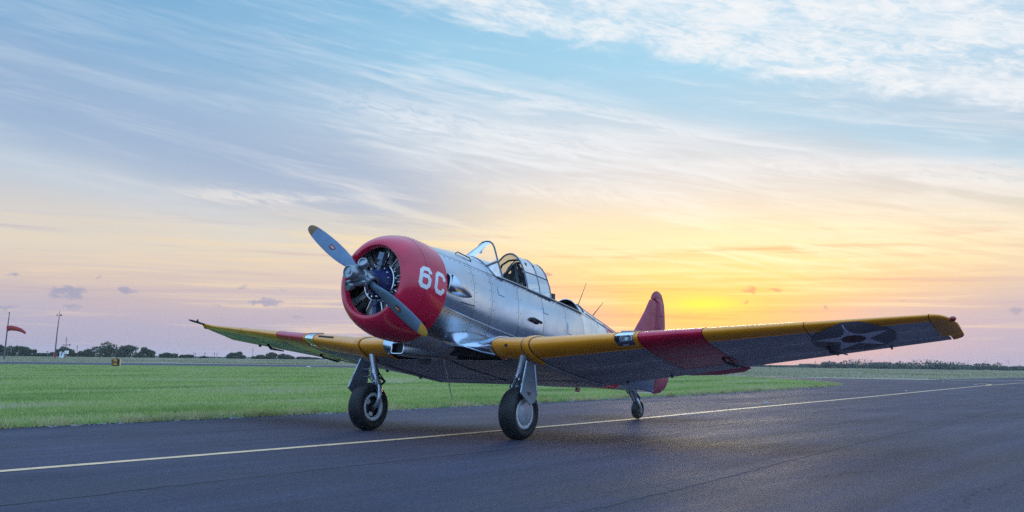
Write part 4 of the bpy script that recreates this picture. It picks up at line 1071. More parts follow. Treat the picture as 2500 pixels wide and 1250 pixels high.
# ---- cockpit fittings
mb = MB(); mb.box(L(2.6, 0, .56), (.10, .30, .06)); mb.box(L(2.52, 0, .62), (.05, .26, .10)); COCK = part(mb, 'cockpit', 'dark', False)
def bow(s, w_, zt, r):
    mb = MB(); mb.tube([L(s, y, z) for y, z in ((-w_, .50), (-w_ * .92, .74), (-w_ * .66, zt - .07), (-w_ * .3, zt - .005), (0, zt), (w_ * .3, zt - .005), (w_ * .66, zt - .07), (w_ * .92, .74), (w_, .50))], r, 8); sub(mb, 'roll_bow', 'black', COCK)
bow(3.22, .33, 1.05, .016); bow(3.42, .33, 1.06, .020)
for (p, q, r) in (((3.26, 0, 1.0), (3.02, -.30, .5), .022), ((3.26, 0, 1.0), (3.02, .30, .5), .022), ((3.30, .02, 1.0), (3.45, .30, .48), .024), ((3.30, -.02, 1.0), (3.45, -.30, .48), .024), ((3.36, .26, .86), (3.15, -.26, .45), .028), ((3.3, -.18, .75), (3.3, .18, .75), .018), ((3.36, -.26, .86), (3.15, .26, .45), .020), ((2.95, .18, .56), (3.30, .05, .85), .016)):
    mb = MB(); mb.tube([L(*p), L(*q)], r, 8); sub(mb, 'roll_brace', 'black', COCK)
mb = MB(); mb.box(L(3.34, 0, .62), (.04, .17, .24), Matrix.Rotation(.16, 3, 'Y')); mb.box(L(3.33, 0, .88), (.03, .09, .06), Matrix.Rotation(.16, 3, 'Y')); mb.box(L(3.2, 0, .40), (.18, .17, .04)); sub(mb, 'seat', 'black', COCK, False)
mb = MB(); mb.tube([L(3.0, .30, .57), L(3.08, .27, .63), L(3.2, .28, .60)], [.02, .026, .018], 8); mb.tube([L(3.02, .22, .56), L(3.12, .20, .66)], .014, 8); sub(mb, 'throttle_quadrant', 'black', COCK)
mb = MB(); mb.box(L(4.2, 0, .60), (.04, .16, .14), Matrix.Rotation(.16, 3, 'Y')); sub(mb, 'rear_seat', 'black', COCK, False)
mb = MB(); mb.grid([[(lambda p: L(p[0], p[1], p[2] + .005))(fus(4.79, t)) for t in (t_rail(4.79), 60, 75, 90)]] + [[(lambda p: L(p[0], p[1], p[2] + .0))(fus(4.95, t)) for t in (t_rail(4.95), 60, 75, 90)]]); sub(mb, 'rear_coaming', 'dark', COCK)
mb = MB(); mb.tube([(lambda p: L(p[0], p[1], p[2] + .012))(fus(5.03 - .22 * ((88 - abs(t)) / 60) ** 2 * .8, t)) for t in np.linspace(50, 88, 10)], .010, 6); sub(mb, 'coaming_rim', 'frame', COCK)
# framed aft deck: thin ribs
mb = MB()
for sd in (1, -1):
    for t in (52, 70): mb.tube([(lambda p: L(p[0], sd * p[1], p[2] + .003))(fus(s, t)) for s in np.linspace(5.05, 6.9, 12)], .007, 5)
    for s in (5.45, 5.85, 6.25): mb.tube([(lambda p: L(p[0], sd * p[1], p[2] + .003))(fus(s, t)) for t in np.linspace(36, 90, 7)], .007, 5)
sub(mb, 'deck_ribs', 'alu2', COCK)

# ---- antennas on the spine
for (a, b) in (((5.16, 0, .70), (5.40, 0, 1.21)),):
    mb = MB(); mb.tube([L(*a), L(*b)], [.009, .004], 6); part(mb, 'whip_antenna', 'black')
mb = MB(); mb.tube([L(5.69, 0, .62), L(5.705, 0, .71), L(6.02, 0, 1.01)], [.010, .009, .004], 6); part(mb, 'whip_antenna', 'black')

# ---- tail
def foil_loft(sections, n=15):
    """sections: (LE point, TE point, thickness, thickness axis)"""
    rows = []
    for le, te, th, ax in sections:
        le, te, ax = np.array(le, float), np.array(te, float), np.array(ax, float); row = []
        for q in np.linspace(-1, 1, 2 * n + 1):
            x = q * q; t = 5 * th * (.2969 * math.sqrt(x) - .126 * x - .3516 * x * x + .2843 * x ** 3 - .1036 * x ** 4); t = max(t, .012 * th)
            row.append(le + (te - le) * x + ax * (t if q > 0 else -t))
        rows.append([L(*p) for p in row])
    return rows
Y_ = (0, 1, 0)
b = MB(); rows = foil_loft([((6.95, 0, .40), (8.075, 0, .40), .13, Y_), ((7.12, 0, .62), (8.072, 0, .62), .115, Y_), ((7.24, 0, .78), (8.066, 0, .78), .10, Y_), ((7.42, 0, 1.0), (8.058, 0, 1.0), .09, Y_), ((7.575, 0, 1.2), (8.042, 0, 1.2), .08, Y_), ((7.69, 0, 1.38), (8.02, 0, 1.38), .07, Y_), ((7.735, 0, 1.45), (8.012, 0, 1.45), .055, Y_)])
b.grid(rows); b.add(rows[-1], [tuple(range(len(rows[-1])))]); FIN = part(b, 'tail_fin', 'tailred')
b = MB()
for z in (.62, .9, 1.2):
    t_ = {.62: .56, .9: .42, 1.2: .26}[z]
    b.tube([L(8.03 - .01 - f, .034 - .0 * f, z - .04 * f) for f in np.linspace(.05, t_, 6)], .004, 4)
sub(b, 'fin_rib_strip', 'rivet', FIN)
b = MB()
sec = [((8.11, 0, -.262), (8.22, 0, -.258), .05), ((8.105, 0, -.20), (8.44, 0, -.20), .085), ((8.10, 0, -.08), (8.64, 0, -.075), .095), ((8.095, 0, .05), (8.725, 0, .06), .095), ((8.09, 0, .20), (8.73, 0, .21), .09), ((8.08, 0, .45), (8.66, 0, .46), .085), ((8.075, 0, .75), (8.53, 0, .76), .08), ((8.065, 0, 1.02), (8.435, 0, 1.03), .07), ((8.045, 0, 1.25), (8.385, 0, 1.26), .06), ((8.02, 0, 1.455), (8.33, 0, 1.45), .055), ((7.755, 0, 1.475), (8.31, 0, 1.48), .055), ((7.80, 0, 1.56), (8.255, 0, 1.56), .05), ((7.88, 0, 1.63), (8.19, 0, 1.63), .035), ((7.97, 0, 1.662), (8.10, 0, 1.662), .012)]
rows = foil_loft([(a, c, t, Y_) for a, c, t in sec], 9); b.grid(rows); b.add(rows[0], [tuple(range(len(rows[0])))]); b.add(rows[-1], [tuple(range(len(rows[-1])))]); RUD = part(b, 'rudder', 'tailred')
b = MB()
for z, te in ((-.02, 8.6), (.22, 8.68), (.98, 8.41), (1.22, 8.36)):
    b.tube([L(8.12, .045, z), L(te - .05, .014, z + .005)], .006, 5)
sub(b, 'rudder_rib', 'rivet', RUD)
b = MB()                                                  # small white serial on the rudder: SNJ-1 style strokes
SER = {'S': [(1, 1), (0, 1), (0, .5), (1, .5), (1, 0), (0, 0)], 'N': [(0, 0), (0, 1), (1, 0), (1, 1)], 'J': [(1, 1), (1, 0), (0, 0), (0, .3)], '-': [(.1, .5), (.9, .5)], '4': [(.8, 0), (.8, 1), (0, .35), (1, .35)]}
x0 = 8.13
for chx in 'SNJ-4':
    P = [(x0 + px_ * .036, .80 + py_ * .07) for px_, py_ in SER[chx]]
    for a, c in zip(P[:-1], P[1:]):
        b.tube([L(a[0], .040 - (a[0] - 8.1) * .055, a[1]), L(c[0], .040 - (c[0] - 8.1) * .055, c[1])], .006, 4)
    x0 += .054
sub(b, 'rudder_serial', 'white', RUD)
b = MB(); b.lathe([(-.03, .02), (.0, .028), (.03, .02), (.04, 0)], L(8.70, 0, .145), L(1, 0, 0), 10); sub(b, 'tail_light', 'white', RUD)
Z_ = (0, 0, 1)
for sd in (1, -1):
    b = MB(); rows = foil_loft([((7.15, sd * .10, .25), (7.86, sd * .10, .25), .10, Z_), ((7.25, sd * .6, .25), (7.86, sd * .6, .25), .09, Z_), ((7.37, sd * 1.2, .25), (7.86, sd * 1.2, .25), .075, Z_), ((7.49, sd * 1.7, .25), (7.85, sd * 1.7, .25), .06, Z_), ((7.60, sd * 1.92, .25), (7.84, sd * 1.92, .25), .04, Z_)])
    b.grid(rows, flip=sd < 0); b.add(rows[-1], [tuple(range(len(rows[-1])))]); STB = part(b, 'tailplane', 'red')
    b = MB(); rows = foil_loft([((7.88, sd * .16, .245), (8.22, sd * .16, .13), .06, Z_), ((7.88, sd * .7, .245), (8.30, sd * .7, .115), .06, Z_), ((7.88, sd * 1.3, .245), (8.25, sd * 1.3, .13), .05, Z_), ((7.87, sd * 1.8, .245), (8.10, sd * 1.8, .17), .04, Z_), ((7.86, sd * 1.97, .245), (7.97, sd * 1.97, .21), .02, Z_)], 8)
    b.grid(rows, flip=sd < 0); b.add(rows[-1], [tuple(range(len(rows[-1])))]); sub(b, 'elevator', 'red', STB)
# ---- tail wheel
b = MB(); b.tube([L(7.30, 0, -.33), L(7.42, 0, -.44), L(7.47, 0, -.50)], [.085, .055, .045], 12); b.tube([L(7.45, .0, -.40), L(7.47, .055, -.50), L(7.55, .08, -.60), L(7.58, .085, -.68)], [.034, .026, .018, .017], 8); b.tube([L(7.58, .085, -.68), L(7.58, -.03, -.68)], .02, 8)
TWH = part(b, 'tail_wheel', 'steel')
b = MB(); b.tube([L(7.36, .045, -.36), L(7.50, .045, -.42), L(7.53, .02, -.52)], [.04, .042, .02], 8); sub(b, 'tail_wheel_fork_cover', 'alu2', TWH)
b = MB(); b.lathe([(-.035, .062), (-.042, .09), (-.058, .125), (-.052, .15), (-.03, .163), (0, .167), (.03, .163), (.052, .15), (.058, .125), (.042, .09), (.035, .062)], L(7.585, 0, -.633), (0, 1, 0), 32); sub(b, 'tyre', 'rubber', TWH)
b = MB(); b.lathe([(-.03, .0), (-.03, .05), (-.038, .07), (.038, .07), (.03, .05), (.03, 0)], L(7.585, 0, -.633), (0, 1, 0), 24); sub(b, 'rim', 'black', TWH)
b = MB(); b.tube([L(7.05, .03, -.375), L(7.10, .03, -.405), L(7.16, .03, -.40), L(7.18, .03, -.365)], .008, 6); part(b, 'tie_down_ring', 'black')

# ---- main landing gear (vertical directions follow the ground, so work in the tilted frame)
AX = (1.845, -1.427)                                        # axle: s, z
for sd in (1, -1):
    wy = 1.31
    b = MB()
    b.tube([L(1.80, sd * 1.33, -.66), L(1.822, sd * 1.30, -.80), L(1.838, sd * 1.265, -.93)], [.056, .053, .053], 14)
    b.tube([L(1.838, sd * 1.265, -.93), L(1.84, sd * 1.262, -.945)], .061, 14)
    b.tube([L(1.84, sd * 1.262, -.94), L(1.86, sd * 1.215, -1.09)], .046, 14)
    b.lathe([(-.02, .05), (0, .066), (.05, .066), (.07, .05)], L(1.855, sd * 1.23, -1.06), L(.12, -.3 * sd, -1), 14)
    GEAR = part(b, 'landing_gear', 'steel'); GEAR['label'] = 'main landing gear leg of the left wing' if sd > 0 else 'main landing gear leg of the right wing'
    b = MB(); b.tube([L(1.865, sd * 1.215, -1.08), L(1.85, sd * 1.14, -1.16), L(1.84, sd * 1.125, -1.28), L(1.845, sd * 1.155, -1.40), L(1.845, sd * 1.20, -1.427)], [.039, .036, .033, .03, .028], 12); sub(b, 'axle_fork', 'steel', GEAR)
    b = MB(); b.tube([L(1.90, sd * 1.25, -.98), L(2.03, sd * 1.22, -1.03)], .016, 8); b.tube([L(2.03, sd * 1.22, -1.03), L(1.90, sd * 1.20, -1.12)], .016, 8); b.tube([L(1.90, sd * 1.27, -.90), L(2.02, sd * 1.22, -1.03)], .010, 6); sub(b, 'torque_link', 'black', GEAR)
    b = MB(); b.tube([L(1.78, sd * 1.30, -.92), L(1.74, sd * 1.30, -1.0), L(1.80, sd * 1.22, -1.10), L(1.82, sd * 1.15, -1.22)], .008, 6); b.tube([L(1.86, sd * 1.30, -.78), L(1.93, sd * 1.28, -.9), L(1.89, sd * 1.2, -1.08)], .008, 6); sub(b, 'brake_hose', 'black', GEAR)
    b = MB(); b.tube([L(1.75, sd * 1.275, -.97), L(1.79, sd * 1.20, -1.09)], .014, 6); b.lathe([(-.03, .03), (.03, .03), (.035, .02)], L(1.80, sd * 1.20, -1.09), L(-1, -.3 * sd, 0), 10); b.lathe([(-.03, .025), (.03, .025), (.035, .01)], L(1.80, sd * 1.28, -.99), L(-1, .3 * sd, 0), 10); sub(b, 'leg_fitting', 'steel', GEAR)
    # tyre with a shallow tread, rim, cap or brake
    R0 = .337; prof = [(-.075, .185), (-.098, .20), (-.118, .235), (-.124, .27), (-.116, .298), (-.095, .319), (-.062, .331), (-.03, R0 - .001), (0, R0), (.03, R0 - .001), (.062, .331), (.095, .319), (.116, .298), (.124, .27), (.118, .235), (.098, .20), (.075, .185)]
    c0 = L(AX[0], sd * wy, AX[1]); b = MB(); b.lathe(prof, c0, (0, 1, 0), 72); TY = sub(b, 'tyre', 'rubber', GEAR)
    b = MB()                                                # diamond tread lugs, standing 4 mm proud
    nl = 46
    for row_, (w0, rr) in enumerate(((-.078, .3265), (-.04, .3355), (0, .338), (.04, .3355), (.078, .3265))):
        for k in range(nl):
            t = 2 * math.pi * (k + .5 * (row_ % 2)) / nl; dt = 2 * math.pi / nl * .40; pts = []
            for (dw, da) in ((-.025, 0), (0, -dt), (.025, 0), (0, dt)):
                ww = w0 + dw; r = float(np.interp(abs(ww), [0, .03, .062, .095, .116], [R0, R0 - .001, .331, .319, .298])) + .006
                pts.append((c0[0] + r * math.cos(t + da), c0[1] + ww, c0[2] + r * math.sin(t + da)))
            lo = []
            for (dw, da) in ((-.031, 0), (0, -dt * 1.08), (.031, 0), (0, dt * 1.08)):
                ww = w0 + dw; r = float(np.interp(abs(ww), [0, .03, .062, .095, .116], [R0, R0 - .001, .331, .319, .298])) - .001
                lo.append((c0[0] + r * math.cos(t + da), c0[1] + ww, c0[2] + r * math.sin(t + da)))
            b.add(pts + lo, [(0, 1, 2, 3), (0, 4, 5, 1), (1, 5, 6, 2), (2, 6, 7, 3), (3, 7, 4, 0)])
    tag(sub(b, 'tyre_tread', 'rubber', GEAR, False), kind='stuff')
    b = MB(); b.lathe([(.06 * sd, .150), (.085 * sd, .150), (.100 * sd, .160), (.104 * sd, .180), (.098 * sd, .202), (.08 * sd, .203)], c0, (0, 1, 0), 48); sub(b, 'rim', 'rim', GEAR)
    b = MB(); b.lathe([(.098 * sd, .155), (.106 * sd, .153), (.111 * sd, .12), (.113 * sd, .0)], c0, (0, 1, 0), 40); sub(b, 'hub_cap', 'cap', GEAR)
    b = MB()
    for k in range(4):
        t = math.pi / 2 * k + .5; b.lathe([(0, .008), (.004, .007), (.005, 0)], (c0[0] + .085 * math.cos(t), c0[1] + .111 * sd, c0[2] + .085 * math.sin(t)), (0, sd, 0), 8)
    tag(sub(b, 'cap_screws', 'white', GEAR), kind='stuff')
    b = MB(); b.lathe([(-.06 * sd, .15), (-.085 * sd, .15), (-.102 * sd, .162), (-.106 * sd, .182), (-.098 * sd, .202), (-.08 * sd, .203)], c0, (0, 1, 0), 48); sub(b, 'inner_rim', 'rim', GEAR)
    b = MB(); b.lathe([(-.03 * sd, .155), (-.04 * sd, .14), (-.055 * sd, .06), (-.11 * sd, .05), (-.11 * sd, 0)], c0, (0, 1, 0), 32); sub(b, 'brake_drum', 'black', GEAR)
    for k in range(3):
        t = 2 * math.pi * k / 3 + .6; b = MB(); rows = [[(c0[0] + r * math.cos(t + a), c0[1] - .062 * sd - .0 * r, c0[2] + r * math.sin(t + a)) for a in np.linspace(-.36, .36, 6)] for r in (.075, .13)]
        b.grid(rows, .008, flip=sd > 0); sub(b, 'brake_shoe', 'rim', GEAR, False)
    # leg door on the outer side
    tl = [(1.70, 1.455, -.755), (1.895, 1.455, -.775), (1.955, 1.505, -1.16), (1.93, 1.51, -1.20), (1.91, 1.51, -1.265), (1.80, 1.515, -1.32), (1.565, 1.505, -1.20), (1.60, 1.49, -1.05)]
    b = MB(); n = len(tl); b.add([L(s, sd * y, z) for s, y, z in tl] + [L(s, sd * (y - .016), z) for s, y, z in tl], [tuple(range(n)), tuple(range(2 * n - 1, n - 1, -1))] + [(i, n + i, n + (i + 1) % n, (i + 1) % n) for i in range(n)])
    DO = sub(b, 'leg_door', 'door', GEAR, False)
    b = MB(); b.tube([L(1.895, sd * 1.45, -.78), L(1.945, sd * 1.495, -1.15)], .014, 8); b.tube([L(1.70, sd * 1.45, -.76), L(1.57, sd * 1.495, -1.19)], .012, 8); sub(b, 'door_edge_tube', 'steel', GEAR)
    b = MB(); b.tube([L(1.86, sd * 1.22, -1.0), L(1.80, sd * 1.49, -1.0)], .009, 6); b.tube([L(1.84, sd * 1.27, -.88), L(1.78, sd * 1.47, -.90)], .010, 6); sub(b, 'door_bracket', 'steel', GEAR)
    if sd > 0:
        b = MB()
        for i, (w_, dz) in enumerate(((.07, 0), (.055, -.022))):
            for k in range(5):
                b.box(L(1.745 + (k - 2) * w_ / 4.5 + .004 * i, 1.5135, -1.165 + dz), (.0055, .001, .007))
        sub(b, 'door_stencil', 'black', GEAR, False)
# ------------------------------------------------------------------ far things
M['leaf'] = grass_mat('mesquite_leaves', [(.35, (.03, .05, .026)), (.55, (.055, .085, .04)), (.75, (.09, .125, .055))], .35)
M['leaf2'] = grass_mat('far_bush_leaves', [(.35, (.045, .07, .055)), (.55, (.07, .10, .078)), (.75, (.11, .14, .10))], .2)  # paler and bluer than the nearer leaves, distance haze mixed into the colour
M['bark'] = mat('dark_bark', (.04, .032, .026), .9)


def tree_meshes(seed, w, h, nleaf, leaf, lobes, clear=.18):
    """(trunk mesh builder, crown mesh builder) of a low spreading tree, base at the origin"""
    rg = np.random.default_rng(seed); tr = MB(); cr_ = MB()
    L_ = []
    for k in range(lobes):
        a = rg.uniform(0, 2 * np.pi); q = (k + .5) / lobes * 2 - 1
        L_.append((q * w * .40 + rg.normal(0, .03 * w), rg.normal(0, .13 * w), h * (rg.uniform(.40, .78) - .22 * q * q), rg.uniform(.14, .22) * w, rg.uniform(.16, .28) * h))
    for k in range(max(2, int(w / 3))):
        bx = rg.uniform(-.3, .3) * w
        for j in range(3):
            lx, ly, lz, _, _ = L_[rg.integers(len(L_))]
            tr.tube([(bx, 0, -.2), (bx + (lx - bx) * .25, ly * .3, lz * .4), (bx + (lx - bx) * .55, ly, lz)], [.16, .10, .05], 5)
    for i in range(nleaf):
        lx, ly, lz, lr, lh = L_[rg.integers(len(L_))]
        d = rg.normal(0, 1, 3); d /= np.linalg.norm(d); rr = rg.uniform(.35, 1.12) ** .6
        p = np.array([lx + d[0] * lr * rr, ly + d[1] * lr * rr, max(clear * h * rg.uniform(0, 1), lz + d[2] * lh * rr - (rg.exponential(.22) * h if rg.random() < .55 else 0))])
        u = rg.normal(0, 1, 3); u /= np.linalg.norm(u); v = np.cross(u, rg.normal(0, 1, 3)); v /= np.linalg.norm(v); s_ = leaf * rg.uniform(.5, 1.3)
        cr_.add([p + u * s_, p + v * s_ * .6, p - u * s_, p - v * s_ * .6], [(0, 1, 2, 3)])
    return tr, cr_


def make_tree(seed, w, h, nleaf, leaf, lobes, mleaf):
    t, c = tree_meshes(seed, w, h, nleaf, leaf, lobes); r = empty('tree'); t.build('trunk', 'bark', r); c.build('crown', mleaf, r, False); return r


def place(t, u, d, rz=0, sc=1.0, dz=0.0):
    x, y = polar(U(u), d); t.location = (x, y, float(terrain(x, y)) + dz); t.rotation_euler = (0, 0, YAW - math.pi / 2 + rz); t.scale = (sc, sc, sc)


px2m = lambda px, d: px * d / FPX
LEFT = [  # pixel column, width, height (px of the photograph), distance, label
    (8, 40, 28, 372, 'dark spreading tree directly behind the windsock pole'), (52, 62, 27, 380, 'dark rounded tree just right of the windsock pole'), (82, 26, 20, 378, 'small ragged tree at the right end of the windsock clump'),
    (108, 40, 9, 385, 'low dark scrub between the windsock clump and the wind mast'), (168, 40, 25, 388, 'thin tree standing behind the white weather station'), (219, 40, 22, 380, 'dark round bush at the left foot of the biggest tree'),
    (274, 72, 35, 376, 'biggest and tallest dark tree of the left horizon'), (322, 62, 31, 378, 'broad dark tree joined to the right of the biggest tree'), (364, 44, 26, 380, 'sloping dark tree at the right end of the biggest clump'),
    (417, 44, 17, 384, 'small dark tree standing alone right of the biggest clump'), (462, 34, 9, 395, 'low flat bush right of the small lone tree'), (504, 20, 6, 400, 'tiny low bush below the pitot tube'),
    (583, 46, 18, 384, 'rounded dark bush below the right wing tip'), (644, 48, 11, 392, 'low dark bush below the right wing'), (668, 32, 16, 390, 'small upright bush below the right wing'), (703, 46, 14, 388, 'rounded bush under the right wing aileron hinge'), (745, 32, 9, 400, 'low bush under the right wing trailing edge'), (770, 30, 7, 410, 'faint low bush nearest the cowling on the horizon'),
    (190, 30, 12, 392, 'low dark scrub right of the weather station'), (136, 30, 10, 392, 'low dark scrub at the foot of the wind mast')]
for i, (u, w_, h_, d, lab) in enumerate(LEFT):
    t = make_tree(20 + i, px2m(w_, d), px2m(h_, d), int(320 + w_ * 30), .30, max(3, w_ // 9), 'leaf'); place(t, u, d); tag(t, lab, 'tree', 'dark trees on the left horizon')

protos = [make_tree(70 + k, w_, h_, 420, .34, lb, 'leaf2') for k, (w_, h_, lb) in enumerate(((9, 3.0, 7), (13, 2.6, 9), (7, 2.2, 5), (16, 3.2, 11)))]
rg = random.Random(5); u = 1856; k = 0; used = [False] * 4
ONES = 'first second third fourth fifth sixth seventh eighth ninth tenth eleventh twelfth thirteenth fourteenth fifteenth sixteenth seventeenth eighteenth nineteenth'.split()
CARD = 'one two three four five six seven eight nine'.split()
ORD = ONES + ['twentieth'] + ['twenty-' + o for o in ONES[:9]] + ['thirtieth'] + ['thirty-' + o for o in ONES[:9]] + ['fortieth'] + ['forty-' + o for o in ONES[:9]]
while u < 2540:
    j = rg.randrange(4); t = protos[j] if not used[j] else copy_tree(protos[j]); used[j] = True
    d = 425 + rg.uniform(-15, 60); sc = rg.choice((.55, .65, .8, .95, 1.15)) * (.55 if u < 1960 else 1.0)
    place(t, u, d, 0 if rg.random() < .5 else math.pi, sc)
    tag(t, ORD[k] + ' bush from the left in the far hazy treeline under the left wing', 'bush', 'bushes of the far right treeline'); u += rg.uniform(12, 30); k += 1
mb = MB()
for i in range(9000):
    u_ = 1780 + 800 * random.random(); d = random.uniform(455, 520); x, y = polar(U(u_), d); s_ = random.uniform(.2, .45); z = random.random() ** 1.4 * (1.5 if u_ > 1950 else .8)
    a = random.uniform(0, 6.28); dx_, dy_ = math.cos(a) * s_, math.sin(a) * s_
    mb.add([(x - dx_, y - dy_, z), (x, y, z - s_ * .7), (x + dx_, y + dy_, z), (x, y, z + s_ * .7)], [(0, 1, 2, 3)])
for i in range(5000):
    u_ = -20 + 820 * random.random(); d = random.uniform(410, 450); x, y = polar(U(u_), d); s_ = random.uniform(.12, .3); z = float(terrain(x, y)) + random.random() * .55
    a = random.uniform(0, 6.28); dx_, dy_ = math.cos(a) * s_, math.sin(a) * s_
    mb.add([(x - dx_, y - dy_, z), (x, y, z - s_ * .7), (x + dx_, y + dy_, z), (x, y, z + s_ * .7)], [(0, 1, 2, 3)])
tag(mb.build('far_scrub', 'leaf2', smooth=False), 'low hazy scrub filling the far horizon', kind='stuff')

# windsock
M['orange'] = mat('windsock_orange', (.34, .014, .012), .7); M['pole'] = mat('grey_pole', (.10, .10, .12), .5, .3)
d = 214; x, y = polar(U(19), d); WS = empty('windsock', (x, y, float(terrain(x, y))), YAW - math.pi / 2)      # local +x runs to the right in the photograph
tag(WS, 'drooping red windsock on a leaning pole at the far left', 'windsock'); m_ = px2m(1, d)
b = MB(); b.tube([(0, 0, -.1), (4 * m_, 0, 70 * m_), (6.5 * m_, 0, 104 * m_)], [.16, .11, .07], 8); b.build('pole', 'pole', WS)
b = MB(); b.lathe([(-.05, .5), (0, .5), (.12, .35), (.16, 0)], (0, 0, 0), (0, 0, 1), 10); b.build('pole_base', 'black', WS)
b = MB(); b.tube([(4.6 * m_, 0, 70.5 * m_), (12 * m_, 0, 71.5 * m_), (24 * m_, 0, 70 * m_), (34 * m_, 0, 67 * m_), (41 * m_, 0, 63 * m_), (44 * m_, 0, 60 * m_)], [6.2 * m_, 5.6 * m_, 4.8 * m_, 4.0 * m_, 3.0 * m_, 2.4 * m_], 12); b.build('sock', 'orange', WS)
b = MB(); b.tube([(4.6 * m_, 0, 78 * m_), (4.6 * m_, 0, 63.5 * m_)], .09, 6); b.tube([(5.2 * m_ , 0, 104 * m_), (6.6 * m_, 0, 106 * m_)], .10, 6); b.build('sock_hoop', 'black', WS)

# wind mast
d = 300; x, y = polar(U(142), d); MS = empty('wind_mast', (x, y, float(terrain(x, y))), YAW - math.pi / 2); tag(MS, 'tall thin wind sensor mast with a red foot', 'mast'); m_ = px2m(1, d)
b = MB(); b.tube([(0, 0, -.2), (2.5 * m_, 0, 55 * m_), (5.5 * m_, 0, 92 * m_)], [.20, .15, .10], 8); b.build('mast_pole', 'pole', MS)
b = MB(); b.tube([(0, 0, 0), (.4 * m_, 0, 12 * m_)], .34, 10); b.tube([(-.6, 0, 0.05), (.6, 0, .05)], .12, 6); b.build('mast_foot', 'redglass', MS)
b = MB(); b.tube([(0, 0, 95 * m_), (11 * m_, 0, 95 * m_)], .07, 6); b.tube([(.3 * m_, 0, 95 * m_), (.3 * m_, 0, 99 * m_)], .09, 6); b.tube([(5.6 * m_, 0, 90 * m_), (5.8 * m_, 0, 106 * m_)], .06, 6); b.build('sensor_arm', 'pole', MS)
b = MB(); b.lathe([(-.22, .05), (-.12, .22), (.12, .22), (.22, .05)], (9.6 * m_, 0, 97 * m_), (0, 0, 1), 12); b.build('obstruction_lamp', 'redglass', MS)
# weather station
d = 296; x, y = polar(U(162), d); ST_ = empty('weather_station', (x, y, float(terrain(x, y))), YAW - math.pi / 2); tag(ST_, 'small white weather station with boxes beside the wind mast', 'weather station'); m_ = px2m(1, d)
b = MB(); b.tube([(6 * m_, 0, 0), (6 * m_, 0, 48 * m_)], .07, 6); b.tube([(-2 * m_, 0, 30 * m_), (15 * m_, 0, 30 * m_)], .10, 6); b.tube([(12 * m_, 0, 29 * m_), (15.5 * m_, 0, 32 * m_)], .14, 6); b.tube([(2 * m_, 0, 41 * m_), (9 * m_, 0, 41 * m_)], .04, 5); b.build('sensor_pole', 'pole', ST_)
b = MB(); b.box((7.5 * m_, 0, 14 * m_), (3.6 * m_, .3, 3.6 * m_)); b.build('instrument_box', 'white', ST_, False)
b = MB(); b.tube([(-6 * m_, 0, 0), (-6 * m_, 0, 14 * m_)], .22, 8); b.tube([(-7 * m_, 0, 14 * m_), (-3 * m_, 0, 14 * m_)], .14, 6); b.build('white_post', 'white', ST_)
b = MB(); b.tube([(-1 * m_, 0, 0), (0, 0, 6 * m_), (1.5 * m_, 0, 13 * m_)], [.40, .34, .2], 10); b.build('rain_gauge', 'white', ST_)
b = MB(); b.box((5.5 * m_, 0, 5.5 * m_), (.12, .12, 5.5 * m_)); b.box((3 * m_, 0, 1.5 * m_), (2.5 * m_, .15, 1 * m_)); b.build('stand', 'pole', ST_, False)
d = 305; x, y = polar(U(124), d); PO = empty('marker_post', (x, y, float(terrain(x, y))), YAW - math.pi / 2); tag(PO, 'short dark post with a flat cap left of the wind mast', 'post'); m_ = px2m(1, d)
b = MB(); b.tube([(0, 0, -.1), (0, 0, 14 * m_)], .06, 6); b.build('post', 'pole', PO); b = MB(); b.box((0, 0, 14.5 * m_), (1.6 * m_, .15, .7 * m_)); b.build('cap', 'pole', PO, False)

# taxiway guidance sign
M['signyellow'] = mat('sign_yellow', (.68, .30, .02), .45)
d = 112; x, y = polar(U(292), d); m_ = px2m(1, d); SG = empty('taxiway_sign', (x, y, 0.0), YAW - math.pi / 2); tag(SG, 'black box sign with yellow B arrow panel by the far taxiway', 'sign')
b = MB(); b.box((0, 0, 10.5 * m_), (9.4 * m_, .14, 8.0 * m_)); b.build('sign_box', 'black', SG, False)
b = MB(); b.box((-2.8 * m_, -.143, 11.2 * m_), (5.9 * m_, .006, 6.3 * m_)); PAN = b.build('sign_panel', 'signyellow', SG, False)
b = MB(); q = m_
def stroke(P):
    for a, c in zip(P[:-1], P[1:]): b.tube([(a[0] * q, -.155, a[1] * q), (c[0] * q, -.155, c[1] * q)], .85 * q, 5)
stroke([(-7.6, 7), (-7.6, 15.4), (-5, 15.4), (-4.2, 14.2), (-4.2, 12.4), (-5, 11.2), (-7.6, 11.2)]); stroke([(-5, 11.2), (-4, 10), (-4, 8.2), (-5, 7), (-7.6, 7)])
stroke([(-2.6, 11.2), (2.0, 11.2)]); stroke([(.2, 13.4), (2.2, 11.2), (.2, 9)])
b.build('sign_lettering', 'black', PAN)
b = MB()
for xx in (-4 * m_, 2.5 * m_): b.tube([(xx, 0, -.05), (xx, 0, 2.6 * m_)], .05, 6)
b.build('sign_legs', 'black', SG); b = MB(); b.lathe([(0, .09), (.07, .09), (.09, 0)], (.5 * m_, 0, 18.5 * m_), (0, 0, 1), 8); b.build('sign_knob', 'black', SG)

